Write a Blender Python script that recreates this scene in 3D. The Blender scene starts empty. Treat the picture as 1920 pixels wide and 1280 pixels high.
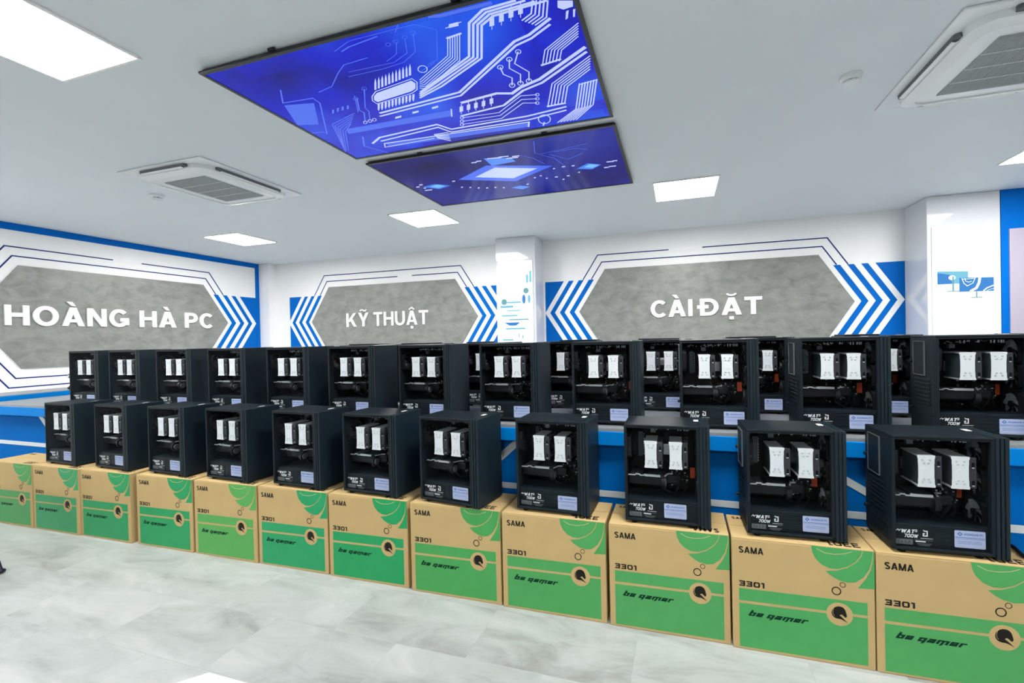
import bpy, bmesh, math, random
from mathutils import Matrix, Vector
random.seed(7)
PI = math.pi
sc = bpy.context.scene
COL = sc.collection

# ------------------------------------------------------------------ camera, world, exposure
cam_data = bpy.data.cameras.new('camera')
cam = bpy.data.objects.new('camera', cam_data)
COL.objects.link(cam)
RIGHT = Vector((0.95737, 0.28807, -0.02146))
DOWN = Vector((-0.01804, -0.01454, -0.99973))
FWD = Vector((-0.28830, 0.95750, -0.00873))
CAM_H = 1.2
m3 = Matrix((RIGHT, -DOWN, -FWD)).transposed()
cam.matrix_world = Matrix.Translation((0, 0, CAM_H)) @ m3.to_4x4()
cam_data.sensor_fit = 'HORIZONTAL'
cam_data.sensor_width = 36.0
cam_data.lens = 820.3 / 1920 * 36.0
cam_data.shift_x = (960 - 1025.4) / 1920
cam_data.clip_start = 0.02
cam_data.clip_end = 60
sc.camera = cam

world = bpy.data.worlds.new('world')
sc.world = world
world.use_nodes = True
world.node_tree.nodes['Background'].inputs[0].default_value = (0.8, 0.88, 1.0, 1)
world.node_tree.nodes['Background'].inputs[1].default_value = 0.05

vs = sc.view_settings
vs.view_transform = 'Standard'
vs.look = 'None'
vs.gamma = 1.0
vs.use_curve_mapping = False
vs.exposure = 0.0
LAMP_POWER = 60.0


# ------------------------------------------------------------------ materials
def lin(c):
    out = []
    for v in c:
        v /= 255.0
        out.append(v / 12.92 if v <= 0.04045 else ((v + 0.055) / 1.055) ** 2.4)
    return tuple(out)


def new_mat(name):
    m = bpy.data.materials.new(name)
    m.use_nodes = True
    nt = m.node_tree
    return m, nt, nt.nodes['Principled BSDF']


def mat(name, rgb, rough=0.5, metal=0.0, spec=0.5, vary=0.05, scale=18.0, bump=0.0, emit=0.0, stretch=None, coat=0.0):
    """Principled material whose colour is broken up a little by procedural noise."""
    m, nt, b = new_mat(name)
    N, L = nt.nodes, nt.links
    c = lin(rgb)
    b.inputs['Roughness'].default_value = rough
    b.inputs['Metallic'].default_value = metal
    b.inputs['Specular IOR Level'].default_value = spec
    b.inputs['Coat Weight'].default_value = coat
    b.inputs['Coat Roughness'].default_value = 0.03
    tc = N.new('ShaderNodeTexCoord')
    mp = N.new('ShaderNodeMapping')
    L.new(tc.outputs['Object'], mp.inputs['Vector'])
    if stretch:
        mp.inputs['Scale'].default_value = stretch
    nz = N.new('ShaderNodeTexNoise')
    nz.inputs['Scale'].default_value = scale
    nz.inputs['Detail'].default_value = 4
    L.new(mp.outputs[0], nz.inputs['Vector'])
    mx = N.new('ShaderNodeMix')
    mx.data_type = 'RGBA'
    mx.inputs['A'].default_value = tuple(v * (1 - vary) for v in c) + (1,)
    mx.inputs['B'].default_value = tuple(min(1, v * (1 + vary)) for v in c) + (1,)
    L.new(nz.outputs['Fac'], mx.inputs['Factor'])
    L.new(mx.outputs['Result'], b.inputs['Base Color'])
    if bump:
        bp = N.new('ShaderNodeBump')
        bp.inputs['Strength'].default_value = bump
        bp.inputs['Distance'].default_value = 0.002
        L.new(nz.outputs['Fac'], bp.inputs['Height'])
        L.new(bp.outputs[0], b.inputs['Normal'])
    if emit:
        b.inputs['Emission Color'].default_value = c + (1,)
        b.inputs['Emission Strength'].default_value = emit
    return m


def glow(name, rgb, strength):
    m, nt, b = new_mat(name)
    b.inputs['Base Color'].default_value = (0.02, 0.02, 0.02, 1)
    b.inputs['Roughness'].default_value = 0.25
    b.inputs['Emission Color'].default_value = lin(rgb) + (1,)
    b.inputs['Emission Strength'].default_value = strength
    return m


def screen_mat(name, dark, mid, bright, scale, strength):
    """A lit display: blue picture made of noise patches, under a glossy face."""
    m, nt, b = new_mat(name)
    N, L = nt.nodes, nt.links
    tc = N.new('ShaderNodeTexCoord')
    nz = N.new('ShaderNodeTexNoise')
    nz.inputs['Scale'].default_value = scale
    nz.inputs['Detail'].default_value = 2
    L.new(tc.outputs['Object'], nz.inputs['Vector'])
    vo = N.new('ShaderNodeTexVoronoi')
    vo.distance = 'CHEBYCHEV'
    vo.inputs['Scale'].default_value = scale * 2.2
    L.new(tc.outputs['Object'], vo.inputs['Vector'])
    cr = N.new('ShaderNodeValToRGB')
    e = cr.color_ramp.elements
    e[0].position = 0.36
    e[0].color = lin(dark) + (1,)
    e[1].position = 0.72
    e[1].color = lin(bright) + (1,)
    k = e.new(0.52)
    k.color = lin(mid) + (1,)
    add = N.new('ShaderNodeMath')
    add.operation = 'MULTIPLY_ADD'
    add.inputs[1].default_value = 0.10
    L.new(vo.outputs['Color'], add.inputs[0])
    L.new(nz.outputs['Fac'], add.inputs[2])
    L.new(add.outputs[0], cr.inputs['Fac'])
    b.inputs['Base Color'].default_value = (0.01, 0.01, 0.02, 1)
    b.inputs['Roughness'].default_value = 0.12
    b.inputs['Specular IOR Level'].default_value = 0.09
    L.new(cr.outputs['Color'], b.inputs['Emission Color'])
    b.inputs['Emission Strength'].default_value = strength
    return m


def glass_mat():
    """Tinted tempered glass: see-through with a sharp fresnel reflection."""
    m = bpy.data.materials.new('tinted_glass')
    m.use_nodes = True
    N, L = m.node_tree.nodes, m.node_tree.links
    N.clear()
    out = N.new('ShaderNodeOutputMaterial')
    tr = N.new('ShaderNodeBsdfTransparent')
    tr.inputs[0].default_value = (0.965, 0.975, 0.98, 1)
    gl = N.new('ShaderNodeBsdfGlossy')
    gl.inputs['Roughness'].default_value = 0.02
    gl.inputs['Color'].default_value = (0.85, 0.9, 1, 1)
    fr = N.new('ShaderNodeFresnel')
    fr.inputs['IOR'].default_value = 1.45
    mul = N.new('ShaderNodeMath')
    mul.operation = 'MULTIPLY'
    mul.inputs[1].default_value = 0.1
    geo = N.new('ShaderNodeNewGeometry')            # only the outer face of the pane reflects
    inv = N.new('ShaderNodeMath')
    inv.operation = 'MULTIPLY_ADD'
    inv.inputs[1].default_value = -1.0
    inv.inputs[2].default_value = 1.0
    L.new(geo.outputs['Backfacing'], inv.inputs[0])
    both = N.new('ShaderNodeMath')
    both.operation = 'MULTIPLY'
    mx = N.new('ShaderNodeMixShader')
    L.new(fr.outputs[0], mul.inputs[0])
    L.new(mul.outputs[0], both.inputs[0])
    L.new(inv.outputs[0], both.inputs[1])
    L.new(both.outputs[0], mx.inputs[0])
    L.new(tr.outputs[0], mx.inputs[1])
    L.new(gl.outputs[0], mx.inputs[2])
    L.new(mx.outputs[0], out.inputs['Surface'])
    return m


def floor_mat():
    m, nt, b = new_mat('stone_vinyl_tiles')
    N, L = nt.nodes, nt.links
    tc = N.new('ShaderNodeTexCoord')
    mp = N.new('ShaderNodeMapping')
    mp.inputs['Location'].default_value = (0.18, -1.167 + 0.305 * 6, 0)
    L.new(tc.outputs['Object'], mp.inputs['Vector'])
    br = N.new('ShaderNodeTexBrick')
    br.inputs['Scale'].default_value = 1.0
    br.inputs['Brick Width'].default_value = 0.61
    br.inputs['Row Height'].default_value = 0.305
    br.inputs['Mortar Size'].default_value = 0.0012
    br.inputs['Mortar Smooth'].default_value = 0.3
    br.inputs['Bias'].default_value = 0.0
    br.inputs['Color1'].default_value = (0.35, 0.35, 0.35, 1)
    br.inputs['Color2'].default_value = (0.65, 0.65, 0.65, 1)
    br.inputs['Mortar'].default_value = (0.42, 0.42, 0.42, 1)
    L.new(mp.outputs[0], br.inputs['Vector'])
    # every tile shifts the marbling so the veins break at the joints
    sh = N.new('ShaderNodeVectorMath')
    sh.operation = 'MULTIPLY_ADD'
    L.new(br.outputs['Color'], sh.inputs[0])
    sh.inputs[1].default_value = (9.0, 5.0, 7.0)
    L.new(mp.outputs[0], sh.inputs[2])
    rot = N.new('ShaderNodeMapping')
    rot.inputs['Rotation'].default_value = (0, 0, math.radians(35))
    rot.inputs['Scale'].default_value = (1.0, 2.6, 1.0)
    L.new(sh.outputs[0], rot.inputs['Vector'])
    n1 = N.new('ShaderNodeTexNoise')
    n1.inputs['Scale'].default_value = 2.3
    n1.inputs['Detail'].default_value = 9
    n1.inputs['Roughness'].default_value = 0.62
    n1.inputs['Distortion'].default_value = 0.6
    L.new(rot.outputs[0], n1.inputs['Vector'])
    mixv = N.new('ShaderNodeMath')
    mixv.operation = 'MULTIPLY_ADD'
    mixv.inputs[1].default_value = 0.30
    L.new(br.outputs['Color'], mixv.inputs[0])
    L.new(n1.outputs['Fac'], mixv.inputs[2])
    cr = N.new('ShaderNodeValToRGB')
    e = cr.color_ramp.elements
    e[0].position = 0.44
    e[0].color = lin((128, 131, 128)) + (1,)
    e[1].position = 0.82
    e[1].color = lin((176, 180, 180)) + (1,)
    k = e.new(0.62)
    k.color = lin((158, 163, 162)) + (1,)
    L.new(mixv.outputs[0], cr.inputs['Fac'])
    L.new(cr.outputs['Color'], b.inputs['Base Color'])
    b.inputs['Roughness'].default_value = 0.33
    b.inputs['Specular IOR Level'].default_value = 0.4
    bp = N.new('ShaderNodeBump')
    bp.inputs['Strength'].default_value = 0.08
    bp.inputs['Distance'].default_value = 0.002
    L.new(n1.outputs['Fac'], bp.inputs['Height'])
    L.new(bp.outputs[0], b.inputs['Normal'])
    return m


def concrete_mat():
    m, nt, b = new_mat('grey_concrete_panel')
    N, L = nt.nodes, nt.links
    tc = N.new('ShaderNodeTexCoord')
    mp = N.new('ShaderNodeMapping')
    mp.inputs['Scale'].default_value = (1, 1, 1.6)
    L.new(tc.outputs['Object'], mp.inputs['Vector'])
    n1 = N.new('ShaderNodeTexNoise')
    n1.inputs['Scale'].default_value = 5
    n1.inputs['Detail'].default_value = 10
    n1.inputs['Roughness'].default_value = 0.65
    n1.inputs['Distortion'].default_value = 0.5
    L.new(mp.outputs[0], n1.inputs['Vector'])
    cr = N.new('ShaderNodeValToRGB')
    e = cr.color_ramp.elements
    e[0].position = 0.25
    e[0].color = lin((108, 111, 108)) + (1,)
    e[1].position = 0.75
    e[1].color = lin((152, 154, 151)) + (1,)
    L.new(n1.outputs['Fac'], cr.inputs['Fac'])
    L.new(cr.outputs['Color'], b.inputs['Base Color'])
    b.inputs['Roughness'].default_value = 0.38
    return m


def carton_green_mat():
    """Printed green whose hue each box carries as its own object colour."""
    m, nt, b = new_mat('carton_green_print')
    N, L = nt.nodes, nt.links
    oi = N.new('ShaderNodeObjectInfo')
    nz = N.new('ShaderNodeTexNoise')
    nz.inputs['Scale'].default_value = 14
    nz.inputs['Detail'].default_value = 5
    tc = N.new('ShaderNodeTexCoord')
    L.new(tc.outputs['Object'], nz.inputs['Vector'])
    hs = N.new('ShaderNodeMath')
    hs.operation = 'MULTIPLY_ADD'
    hs.inputs[1].default_value = 0.2
    hs.inputs[2].default_value = 0.9
    L.new(nz.outputs['Fac'], hs.inputs[0])
    vm = N.new('ShaderNodeVectorMath')
    vm.operation = 'SCALE'
    L.new(oi.outputs['Color'], vm.inputs[0])
    L.new(hs.outputs[0], vm.inputs['Scale'])
    L.new(vm.outputs[0], b.inputs['Base Color'])
    b.inputs['Roughness'].default_value = 0.5
    return m


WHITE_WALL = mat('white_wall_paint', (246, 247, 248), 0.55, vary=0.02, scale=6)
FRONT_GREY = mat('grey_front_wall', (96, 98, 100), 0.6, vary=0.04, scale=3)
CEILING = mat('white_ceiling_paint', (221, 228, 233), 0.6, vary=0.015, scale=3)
GLOSS_WHITE = mat('glossy_white_cladding', (216, 220, 226), 0.06, spec=0.6, vary=0.01, coat=0.4)
WALL_BLUE = mat('blue_wall_paint', (0, 104, 196), 0.45, spec=0.08, vary=0.05, scale=8)
LINE_BLUE = mat('navy_line_paint', (14, 44, 116), 0.45, spec=0.2, vary=0.04)
SIGN_WHITE = mat('white_letter_acrylic', (245, 246, 248), 0.3, vary=0.01)
CONCRETE = concrete_mat()
FLOOR = floor_mat()
DESK_BLUE = mat('blue_desk_laminate', (0, 124, 208), 0.5, spec=0.06, vary=0.05, scale=7)
DESK_PANEL = mat('blue_desk_front', (0, 99, 180), 0.6, spec=0.03, vary=0.06, scale=5)
DESK_GREY = mat('grey_desk_top', (128, 134, 138), 0.4, vary=0.05, scale=25)
STRIPE_WHITE = mat('white_desk_stripe', (204, 212, 217), 0.4, vary=0.02)
CARD = mat('tan_cardboard', (186, 161, 113), 0.8, spec=0.2, vary=0.07, scale=9, bump=0.15)
CARD_GREEN = carton_green_mat()
CARD_LINE = mat('cream_print_line', (190, 174, 130), 0.7, vary=0.04)
INK = mat('black_print_ink', (25, 22, 19), 0.6, spec=0.2, vary=0.1)
INK_GREEN = mat('dark_green_ink', (4, 50, 34), 0.6, spec=0.15, vary=0.1)
CASE_BLACK = mat('black_steel_powdercoat', (17, 27, 33), 0.48, spec=0.2, vary=0.12, scale=60)
CASE_INSIDE = mat('black_inner_steel', (6, 8, 10), 0.55, spec=0.15, vary=0.15, scale=40)
BEZEL_BLACK = mat('black_bezel_plastic', (24, 37, 44), 0.42, spec=0.22, vary=0.1, scale=50)
GROOVE = mat('grey_moulding_line', (62, 72, 80), 0.4, vary=0.05)
GLASS = glass_mat()
COOLER_FAN = mat('grey_cooler_fan_plastic', (50, 52, 57), 0.4, spec=0.3, vary=0.1)
BOARD = mat('black_circuit_board', (8, 9, 12), 0.5, spec=0.2, vary=0.1, scale=90)
CHIP_GREY = mat('grey_component_metal', (118, 124, 128), 0.35, metal=0.6, vary=0.15, scale=80)
DOT_LIGHT = mat('pale_component_and_glint', (190, 196, 200), 0.35, vary=0.1)  # small pale parts, and bits painted in to imitate glints
PLATE_WHITE = mat('white_cooler_plate', (222, 226, 230), 0.3, metal=0.1, vary=0.03, scale=30)
FIN = mat('aluminium_fins', (66, 78, 84), 0.4, metal=0.5, vary=0.2, scale=6, stretch=(1, 1, 90))
FAN_BLACK = mat('black_fan_plastic', (18, 20, 24), 0.45, spec=0.22, vary=0.1)
FAN_BLADE = mat('smoky_fan_blade', (128, 136, 140), 0.3, spec=0.4, vary=0.1)
GPU_BLACK = mat('black_card_shroud', (14, 16, 20), 0.4, spec=0.25, vary=0.15)
SILVER = mat('silver_trim_metal', (196, 202, 205), 0.28, metal=0.4, vary=0.08, scale=40)
ORANGE = mat('orange_warning_card', (206, 78, 40), 0.6, vary=0.05)
LABEL_PAPER = mat('pale_lavender_label', (170, 180, 214), 0.35, vary=0.02)
LABEL_BLUE = mat('blue_label_print', (52, 98, 168), 0.5, vary=0.04)
TEXT_WHITE = mat('white_plate_print', (218, 224, 228), 0.5, vary=0.03)
TEXT_GREY = mat('grey_plate_print', (92, 98, 100), 0.5, vary=0.2, scale=200)
STICKER = mat('white_small_sticker', (236, 236, 232), 0.4, vary=0.02)
RUBBER = mat('black_rubber', (12, 12, 13), 0.7, spec=0.2, vary=0.1)
CABLE_MAT = mat('black_cable_sheath', (14, 14, 16), 0.5, spec=0.25, vary=0.1)
AC_WHITE = mat('white_ac_plastic', (232, 236, 238), 0.25, vary=0.01)
AC_GRILLE = mat('grey_ac_grille', (166, 172, 173), 0.5, vary=0.15, scale=4, stretch=(170, 1, 1))
AC_DARK = mat('dark_ac_slot', (96, 102, 110), 0.5, vary=0.1)
FRAME_BLACK = mat('black_tv_frame', (14, 18, 22), 0.3, vary=0.1)
LAMP = glow('lamp_diffuser_light', (255, 252, 247), LAMP_POWER)
LAMP_RIM = mat('white_lamp_rim', (240, 240, 240), 0.4, vary=0.01)
SCREEN_WIDE = screen_mat('lit_circuit_screen', (8, 10, 130), (12, 28, 205), (24, 96, 245), 1.1, 0.95)
SCREEN_CHIP = screen_mat('lit_chip_screen', (22, 14, 84), (26, 26, 140), (50, 60, 176), 0.9, 0.75)
TRACE_WHITE = glow('lit_white_trace', (190, 205, 255), 0.95)
TRACE_BLUE = glow('lit_blue_trace', (60, 100, 240), 0.9)
TRACE_PATCH = glow('lit_blue_patch', (28, 90, 240), 0.9)
TRACE_CYAN = glow('lit_cyan_patch', (30, 120, 245), 0.9)
TRACE_PALE = glow('lit_pale_cyan', (110, 190, 255), 0.95)
POSTER_WHITE = glow('lit_poster_white', (244, 253, 255), 1.25)
POSTER_BLUE = glow('lit_poster_blue', (40, 140, 225), 0.9)
POSTER_CYAN = glow('lit_poster_cyan', (120, 205, 232), 0.95)
POSTER_TEAL = glow('lit_poster_teal', (110, 180, 190), 0.85)
PINK_WHITE = mat('pinkish_white_board', (174, 168, 186), 0.4, vary=0.02)
TABLE_WHITE = mat('white_table_laminate', (250, 250, 250), 0.3, vary=0.01)
CHAIR_METAL = mat('dark_purple_chair_wire', (40, 36, 62), 0.35, metal=0.5, vary=0.05)
CHAIR_FABRIC = mat('grey_chair_shell', (90, 92, 100), 0.6, vary=0.08)


# ------------------------------------------------------------------ mesh collector
class MB:
    def __init__(self):
        self.v, self.f, self.mi, self.mats = [], [], [], []

    def slot(self, m):
        if m not in self.mats:
            self.mats.append(m)
        return self.mats.index(m)

    def add(self, verts, faces, m, fn=None):
        n = len(self.v)
        s = self.slot(m)
        for p in verts:
            self.v.append(tuple(fn(*p)) if fn else tuple(p))
        for f in faces:
            self.f.append(tuple(n + i for i in f))
            self.mi.append(s)
        return self

    def box(self, x0, x1, y0, y1, z0, z1, m, bev=0.0, seg=2, fn=None):
        if bev <= 0:
            vs_ = [(x, y, z) for z in (z0, z1) for y in (y0, y1) for x in (x0, x1)]
            fs = [(0, 2, 3, 1), (4, 5, 7, 6), (0, 1, 5, 4), (2, 6, 7, 3), (0, 4, 6, 2), (1, 3, 7, 5)]
            return self.add(vs_, fs, m, fn)
        bm = bmesh.new()
        bmesh.ops.create_cube(bm, size=1)
        for v in bm.verts:
            v.co = Vector(((x0 + x1) / 2 + v.co.x * (x1 - x0), (y0 + y1) / 2 + v.co.y * (y1 - y0), (z0 + z1) / 2 + v.co.z * (z1 - z0)))
        bmesh.ops.bevel(bm, geom=list(bm.edges), offset=bev, segments=seg, profile=0.5, affect='EDGES')
        return self.take(bm, m, fn)

    def take(self, bm, m, fn=None):
        bm.verts.index_update()
        vs_ = [tuple(v.co) for v in bm.verts]
        fs = [tuple(v.index for v in f.verts) for f in bm.faces]
        bm.free()
        return self.add(vs_, fs, m, fn)

    def prism(self, pts, d0, d1, m, fn):
        """Outline pts (u, v) given thickness from d0 to d1; fn(u, v, d) -> xyz."""
        n = len(pts)
        vs_ = [(u, v, d0) for u, v in pts] + [(u, v, d1) for u, v in pts]
        fs = [tuple(range(n))[::-1], tuple(range(n, 2 * n))]
        fs += [(i, (i + 1) % n, n + (i + 1) % n, n + i) for i in range(n)]
        return self.add(vs_, fs, m, fn)

    def strip(self, pts, w, d0, d1, m, fn, closed=False):
        """A mitred ribbon of width w along pts (u, v)."""
        P = [Vector(p) for p in pts]
        n = len(P)
        L_, R_ = [], []
        for i in range(n):
            a = P[i - 1] if (i > 0 or closed) else None
            b = P[(i + 1) % n] if (i < n - 1 or closed) else None
            d1_ = (P[i] - a).normalized() if a is not None and (P[i] - a).length > 1e-9 else None
            d2_ = (b - P[i]).normalized() if b is not None and (b - P[i]).length > 1e-9 else None
            if d1_ is None:
                d1_ = d2_
            if d2_ is None:
                d2_ = d1_
            if d1_ is None:
                d1_ = d2_ = Vector((1, 0))
            n1 = Vector((-d1_.y, d1_.x))
            n2 = Vector((-d2_.y, d2_.x))
            mm = n1 + n2
            if mm.length < 1e-6:
                mm = n1
            mm.normalize()
            k = w / 2 / max(0.35, mm.dot(n1))
            L_.append(P[i] + mm * k)
            R_.append(P[i] - mm * k)
        vs_, fs = [], []
        for i in range(n):
            for q in (L_[i], R_[i]):
                vs_.append((q.x, q.y, d0))
                vs_.append((q.x, q.y, d1))
        rng = range(n) if closed else range(n - 1)
        for i in rng:
            a, b = 4 * i, 4 * ((i + 1) % n)
            fs += [(a + 1, a + 3, b + 3, b + 1), (a, b, b + 2, a + 2), (a, a + 1, b + 1, b), (a + 2, b + 2, b + 3, a + 3)]
        if not closed:
            e = 4 * (n - 1)
            fs += [(0, 2, 3, 1), (e, e + 1, e + 3, e + 2)]
        return self.add(vs_, fs, m, fn)

    def cyl(self, p0, p1, r0, r1, m, n=16, caps=True):
        a, b = Vector(p0), Vector(p1)
        d = (b - a).normalized()
        u = d.orthogonal().normalized()
        w = d.cross(u)
        vs_ = []
        for c, r in ((a, r0), (b, r1)):
            for i in range(n):
                t = 2 * PI * i / n
                vs_.append(tuple(c + u * (r * math.cos(t)) + w * (r * math.sin(t))))
        fs = [(i, (i + 1) % n, n + (i + 1) % n, n + i) for i in range(n)]
        if caps:
            fs += [tuple(range(n))[::-1], tuple(range(n, 2 * n))]
        return self.add(vs_, fs, m)

    def tube(self, pts, r, m, n=10):
        P = [Vector(p) for p in pts]
        vs_, fs = [], []
        u = None
        for i, c in enumerate(P):
            d = (P[min(i + 1, len(P) - 1)] - P[max(i - 1, 0)]).normalized()
            if u is None:
                u = d.orthogonal().normalized()
            else:
                u = (u - d * u.dot(d)).normalized()
            w = d.cross(u)
            for k in range(n):
                t = 2 * PI * k / n
                vs_.append(tuple(c + u * (r * math.cos(t)) + w * (r * math.sin(t))))
        for i in range(len(P) - 1):
            for k in range(n):
                fs.append((i * n + k, i * n + (k + 1) % n, (i + 1) * n + (k + 1) % n, (i + 1) * n + k))
        e = (len(P) - 1) * n
        fs += [tuple(range(n))[::-1], tuple(range(e, e + n))]
        return self.add(vs_, fs, m)

    def build(self, name, parent=None, loc=(0, 0, 0), smooth=None):
        me = bpy.data.meshes.new(name)
        me.from_pydata(self.v, [], self.f)
        for m in self.mats:
            me.materials.append(m)
        for i, p in enumerate(me.polygons):
            p.material_index = self.mi[i]
        bm = bmesh.new()
        bm.from_mesh(me)
        bmesh.ops.recalc_face_normals(bm, faces=bm.faces)
        bm.to_mesh(me)
        bm.free()
        if smooth:
            for p in me.polygons:
                p.use_smooth = True
            me.set_sharp_from_angle(angle=math.radians(smooth))
        o = bpy.data.objects.new(name, me)
        COL.objects.link(o)
        o.location = loc
        if parent:
            o.parent = parent
        return o


def spline(pts, n=8):
    P = [Vector(p) for p in pts]
    out = []
    for i in range(len(P) - 1):
        p0, p1, p2, p3 = P[max(i - 1, 0)], P[i], P[i + 1], P[min(i + 2, len(P) - 1)]
        for k in range(n):
            t = k / n
            out.append(0.5 * ((2 * p1) + (p2 - p0) * t + (2 * p0 - 5 * p1 + 4 * p2 - p3) * t * t + (3 * p1 - p0 - 3 * p2 + p3) * t ** 3))
    out.append(P[-1])
    return out


def rrect(x0, x1, y0, y1, r, n=5):
    pts = []
    for cx, cy, a in ((x1 - r, y1 - r, 0), (x0 + r, y1 - r, 90), (x0 + r, y0 + r, 180), (x1 - r, y0 + r, 270)):
        for i in range(n + 1):
            t = math.radians(a + 90 * i / n)
            pts.append((cx + r * math.cos(t), cy + r * math.sin(t)))
    return pts


def disc(cx, cy, r, n=28, sy=1.0):
    return [(cx + r * math.cos(2 * PI * i / n), cy + r * sy * math.sin(2 * PI * i / n)) for i in range(n)]


# ------------------------------------------------------------------ lettering drawn from strokes
def arc(cx, cy, rx, ry, a0, a1, n=18):
    return [(cx + rx * math.cos(math.radians(a0 + (a1 - a0) * i / n)), cy + ry * math.sin(math.radians(a0 + (a1 - a0) * i / n))) for i in range(n + 1)]


def slant(x0, y0, x1, y1, w):
    return ('p', [(x0 - w / 2, y0), (x0 + w / 2, y0), (x1 + w / 2, y1), (x1 - w / 2, y1)])


def glyph(ch, t):
    """(width, pieces) of one letter one unit tall, stroke t: 's' open stroke, 'c' closed stroke, 'p' filled outline."""
    h = t / 2
    S = lambda *p: ('s', list(p))
    if ch == 'H':
        w = .76
        return w, [S((h, 0), (h, 1)), S((w - h, 0), (w - h, 1)), S((h, .52), (w - h, .52))]
    if ch == 'O':
        w = .86
        return w, [('c', arc(w / 2, .5, w / 2 - h, .52 - h, 0, 360, 30)[:-1])]
    if ch == 'Q0':
        w = .8
        return w, []
    if ch == 'A':
        w = .82
        k = t * 1.12
        return w, [slant(k / 2, 0, w / 2 - .01, 1, k), slant(w - k / 2, 0, w / 2 + .01, 1, k), ('p', [(w * .24, .2), (w * .76, .2), (w * .69, .2 + t * .85), (w * .31, .2 + t * .85)])]
    if ch == 'N':
        w = .76
        return w, [S((h, 0), (h, 1)), S((w - h, 0), (w - h, 1)), slant(w - h * 1.1, 0, h * 1.1, 1, t * 1.1)]
    if ch == 'G':
        w = .84
        return w, [S(*arc(w / 2, .5, w / 2 - h, .52 - h, 42, 318, 26)), S((w - h, .10), (w - h, .5)), S((w * .55, .5 - h * .9), (w, .5 - h * .9))]
    if ch == 'C':
        return .74, [S(*arc(.42, .5, .42 - h, .52 - h, 44, 316, 26))]
    if ch == 'P':
        w = .70
        r = (1 - .40) / 2 - h / 2
        return w, [S((h, 0), (h, 1)), S((h, 1 - h), *arc(w - h - .24, (1 - h + .44) / 2, .24, (1 - h - .44) / 2, 90, -90, 12), (h, .44))]
    if ch == 'K':
        w = .78
        return w, [S((h, 0), (h, 1)), slant(t * .9, .34, w - t * .75, 1, t * 1.2), slant(w - t * .7, 0, w * .42, .60, t * 1.2)]
    if ch == 'Y':
        w = .78
        return w, [S((w / 2, 0), (w / 2, .46)), slant(w / 2, .40, t * .62, 1, t * 1.15), slant(w / 2, .40, w - t * .62, 1, t * 1.15)]
    if ch == 'T':
        w = .70
        return w, [S((w / 2, 0), (w / 2, 1)), S((0, 1 - h), (w, 1 - h))]
    if ch == 'U':
        w = .76
        return w, [S((h, 1), (h, .36), *arc(w / 2, .36, w / 2 - h, .36 - h + .02, 180, 360, 14)[1:-1], (w - h, .36), (w - h, 1))]
    if ch == 'I':
        return t, [S((h, 0), (h, 1))]
    if ch in 'DĐ':
        w = .78
        out = [S((h, 0), (h, 1)), S((h, 1 - h), (w - .42, 1 - h), *arc(w - h - .33, .5, .33, .5 - h, 86, -86, 16), (w - .42, h), (h, h))]
        if ch == 'Đ':
            out.append(S((-.12, .52), (.36, .52)))
        return w, out
    if ch == 'S':
        w = .72
        return w, [S(*arc(w / 2, .745, w / 2 - h, .255 - h + .02, 25, 265, 14), *arc(w / 2, .255, w / 2 - h, .265 - h + .02, 85, -155, 14))]
    if ch == 'M':
        w = .92
        return w, [S((h, 0), (h, 1)), S((w - h, 0), (w - h, 1)), slant(w / 2, 0, h * 1.1, 1, t * 1.1), slant(w / 2, 0, w - h * 1.1, 1, t * 1.1)]
    if ch == 'W':
        w = 1.1
        return w, [slant(w * .28, 0, h, 1, t), slant(w * .28, 0, w / 2, .9, t), slant(w * .72, 0, w / 2, .9, t), slant(w * .72, 0, w - h, 1, t)]
    if ch == '3':
        w = .80
        return w, [S((.02, 1 - h), (w - h, 1 - h), (w - h, h), (.02, h)), S((.16, .5), (w - h, .5))]
    if ch == '0':
        w = .86
        return w, [('c', [(h, h + .12), (h, .88 - h), (h + .1, 1 - h), (w - h - .1, 1 - h), (w - h, .88 - h), (w - h, h + .12), (w - h - .1, h), (h + .1, h)])]
    if ch == '1':
        w = .42
        return w, [S((w - h, 0), (w - h, 1)), S((0, 1 - h), (w - h, 1 - h))]
    if ch == '7':
        w = .7
        return w, [S((0, 1 - h), (w, 1 - h)), slant(w * .35, 0, w - h, 1 - h, t)]
    x = .66                                                     # lower case, squared
    if ch == 'b':
        w = .62
        return w, [S((h, 0), (h, 1)), S((h, x - h), (w - h, x - h), (w - h, h), (h, h))]
    if ch == 'e':
        w = .60
        return w, [S((w, h), (h, h), (h, x - h), (w - h, x - h), (w - h, x * .46 - h)), S((h, x * .46), (w - h, x * .46))]
    if ch == 'g':
        w = .62
        return w, [('c', [(h, h), (h, x - h), (w - h, x - h), (w - h, h)]), ('p', [(w - t, h), (w, h), (w, -.18), (w - t, -.34)])]
    if ch == 'a':
        w = .62
        return w, [S((.04, x - h), (w - h, x - h), (w - h, 0)), S((w - h, h), (h, h), (h, x * .48), (w - h, x * .48))]
    if ch == 'm':
        w = .94
        return w, [S((h, 0), (h, x - h), (w - h, x - h), (w - h, 0)), ('p', [(w / 2 - h, x), (w / 2 + h, x), (w / 2 + h, -.10), (w / 2 - h, -.26)])]
    if ch == 'r':
        w = .52
        return w, [S((h, 0), (h, x - h), (w, x - h))]
    return .34, []


ACCENTS = {'À': ('A', 'grave'), 'Ỹ': ('Y', 'tilde'), 'Ậ': ('A', 'circumflex dot'), 'Ặ': ('A', 'breve dot')}


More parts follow.
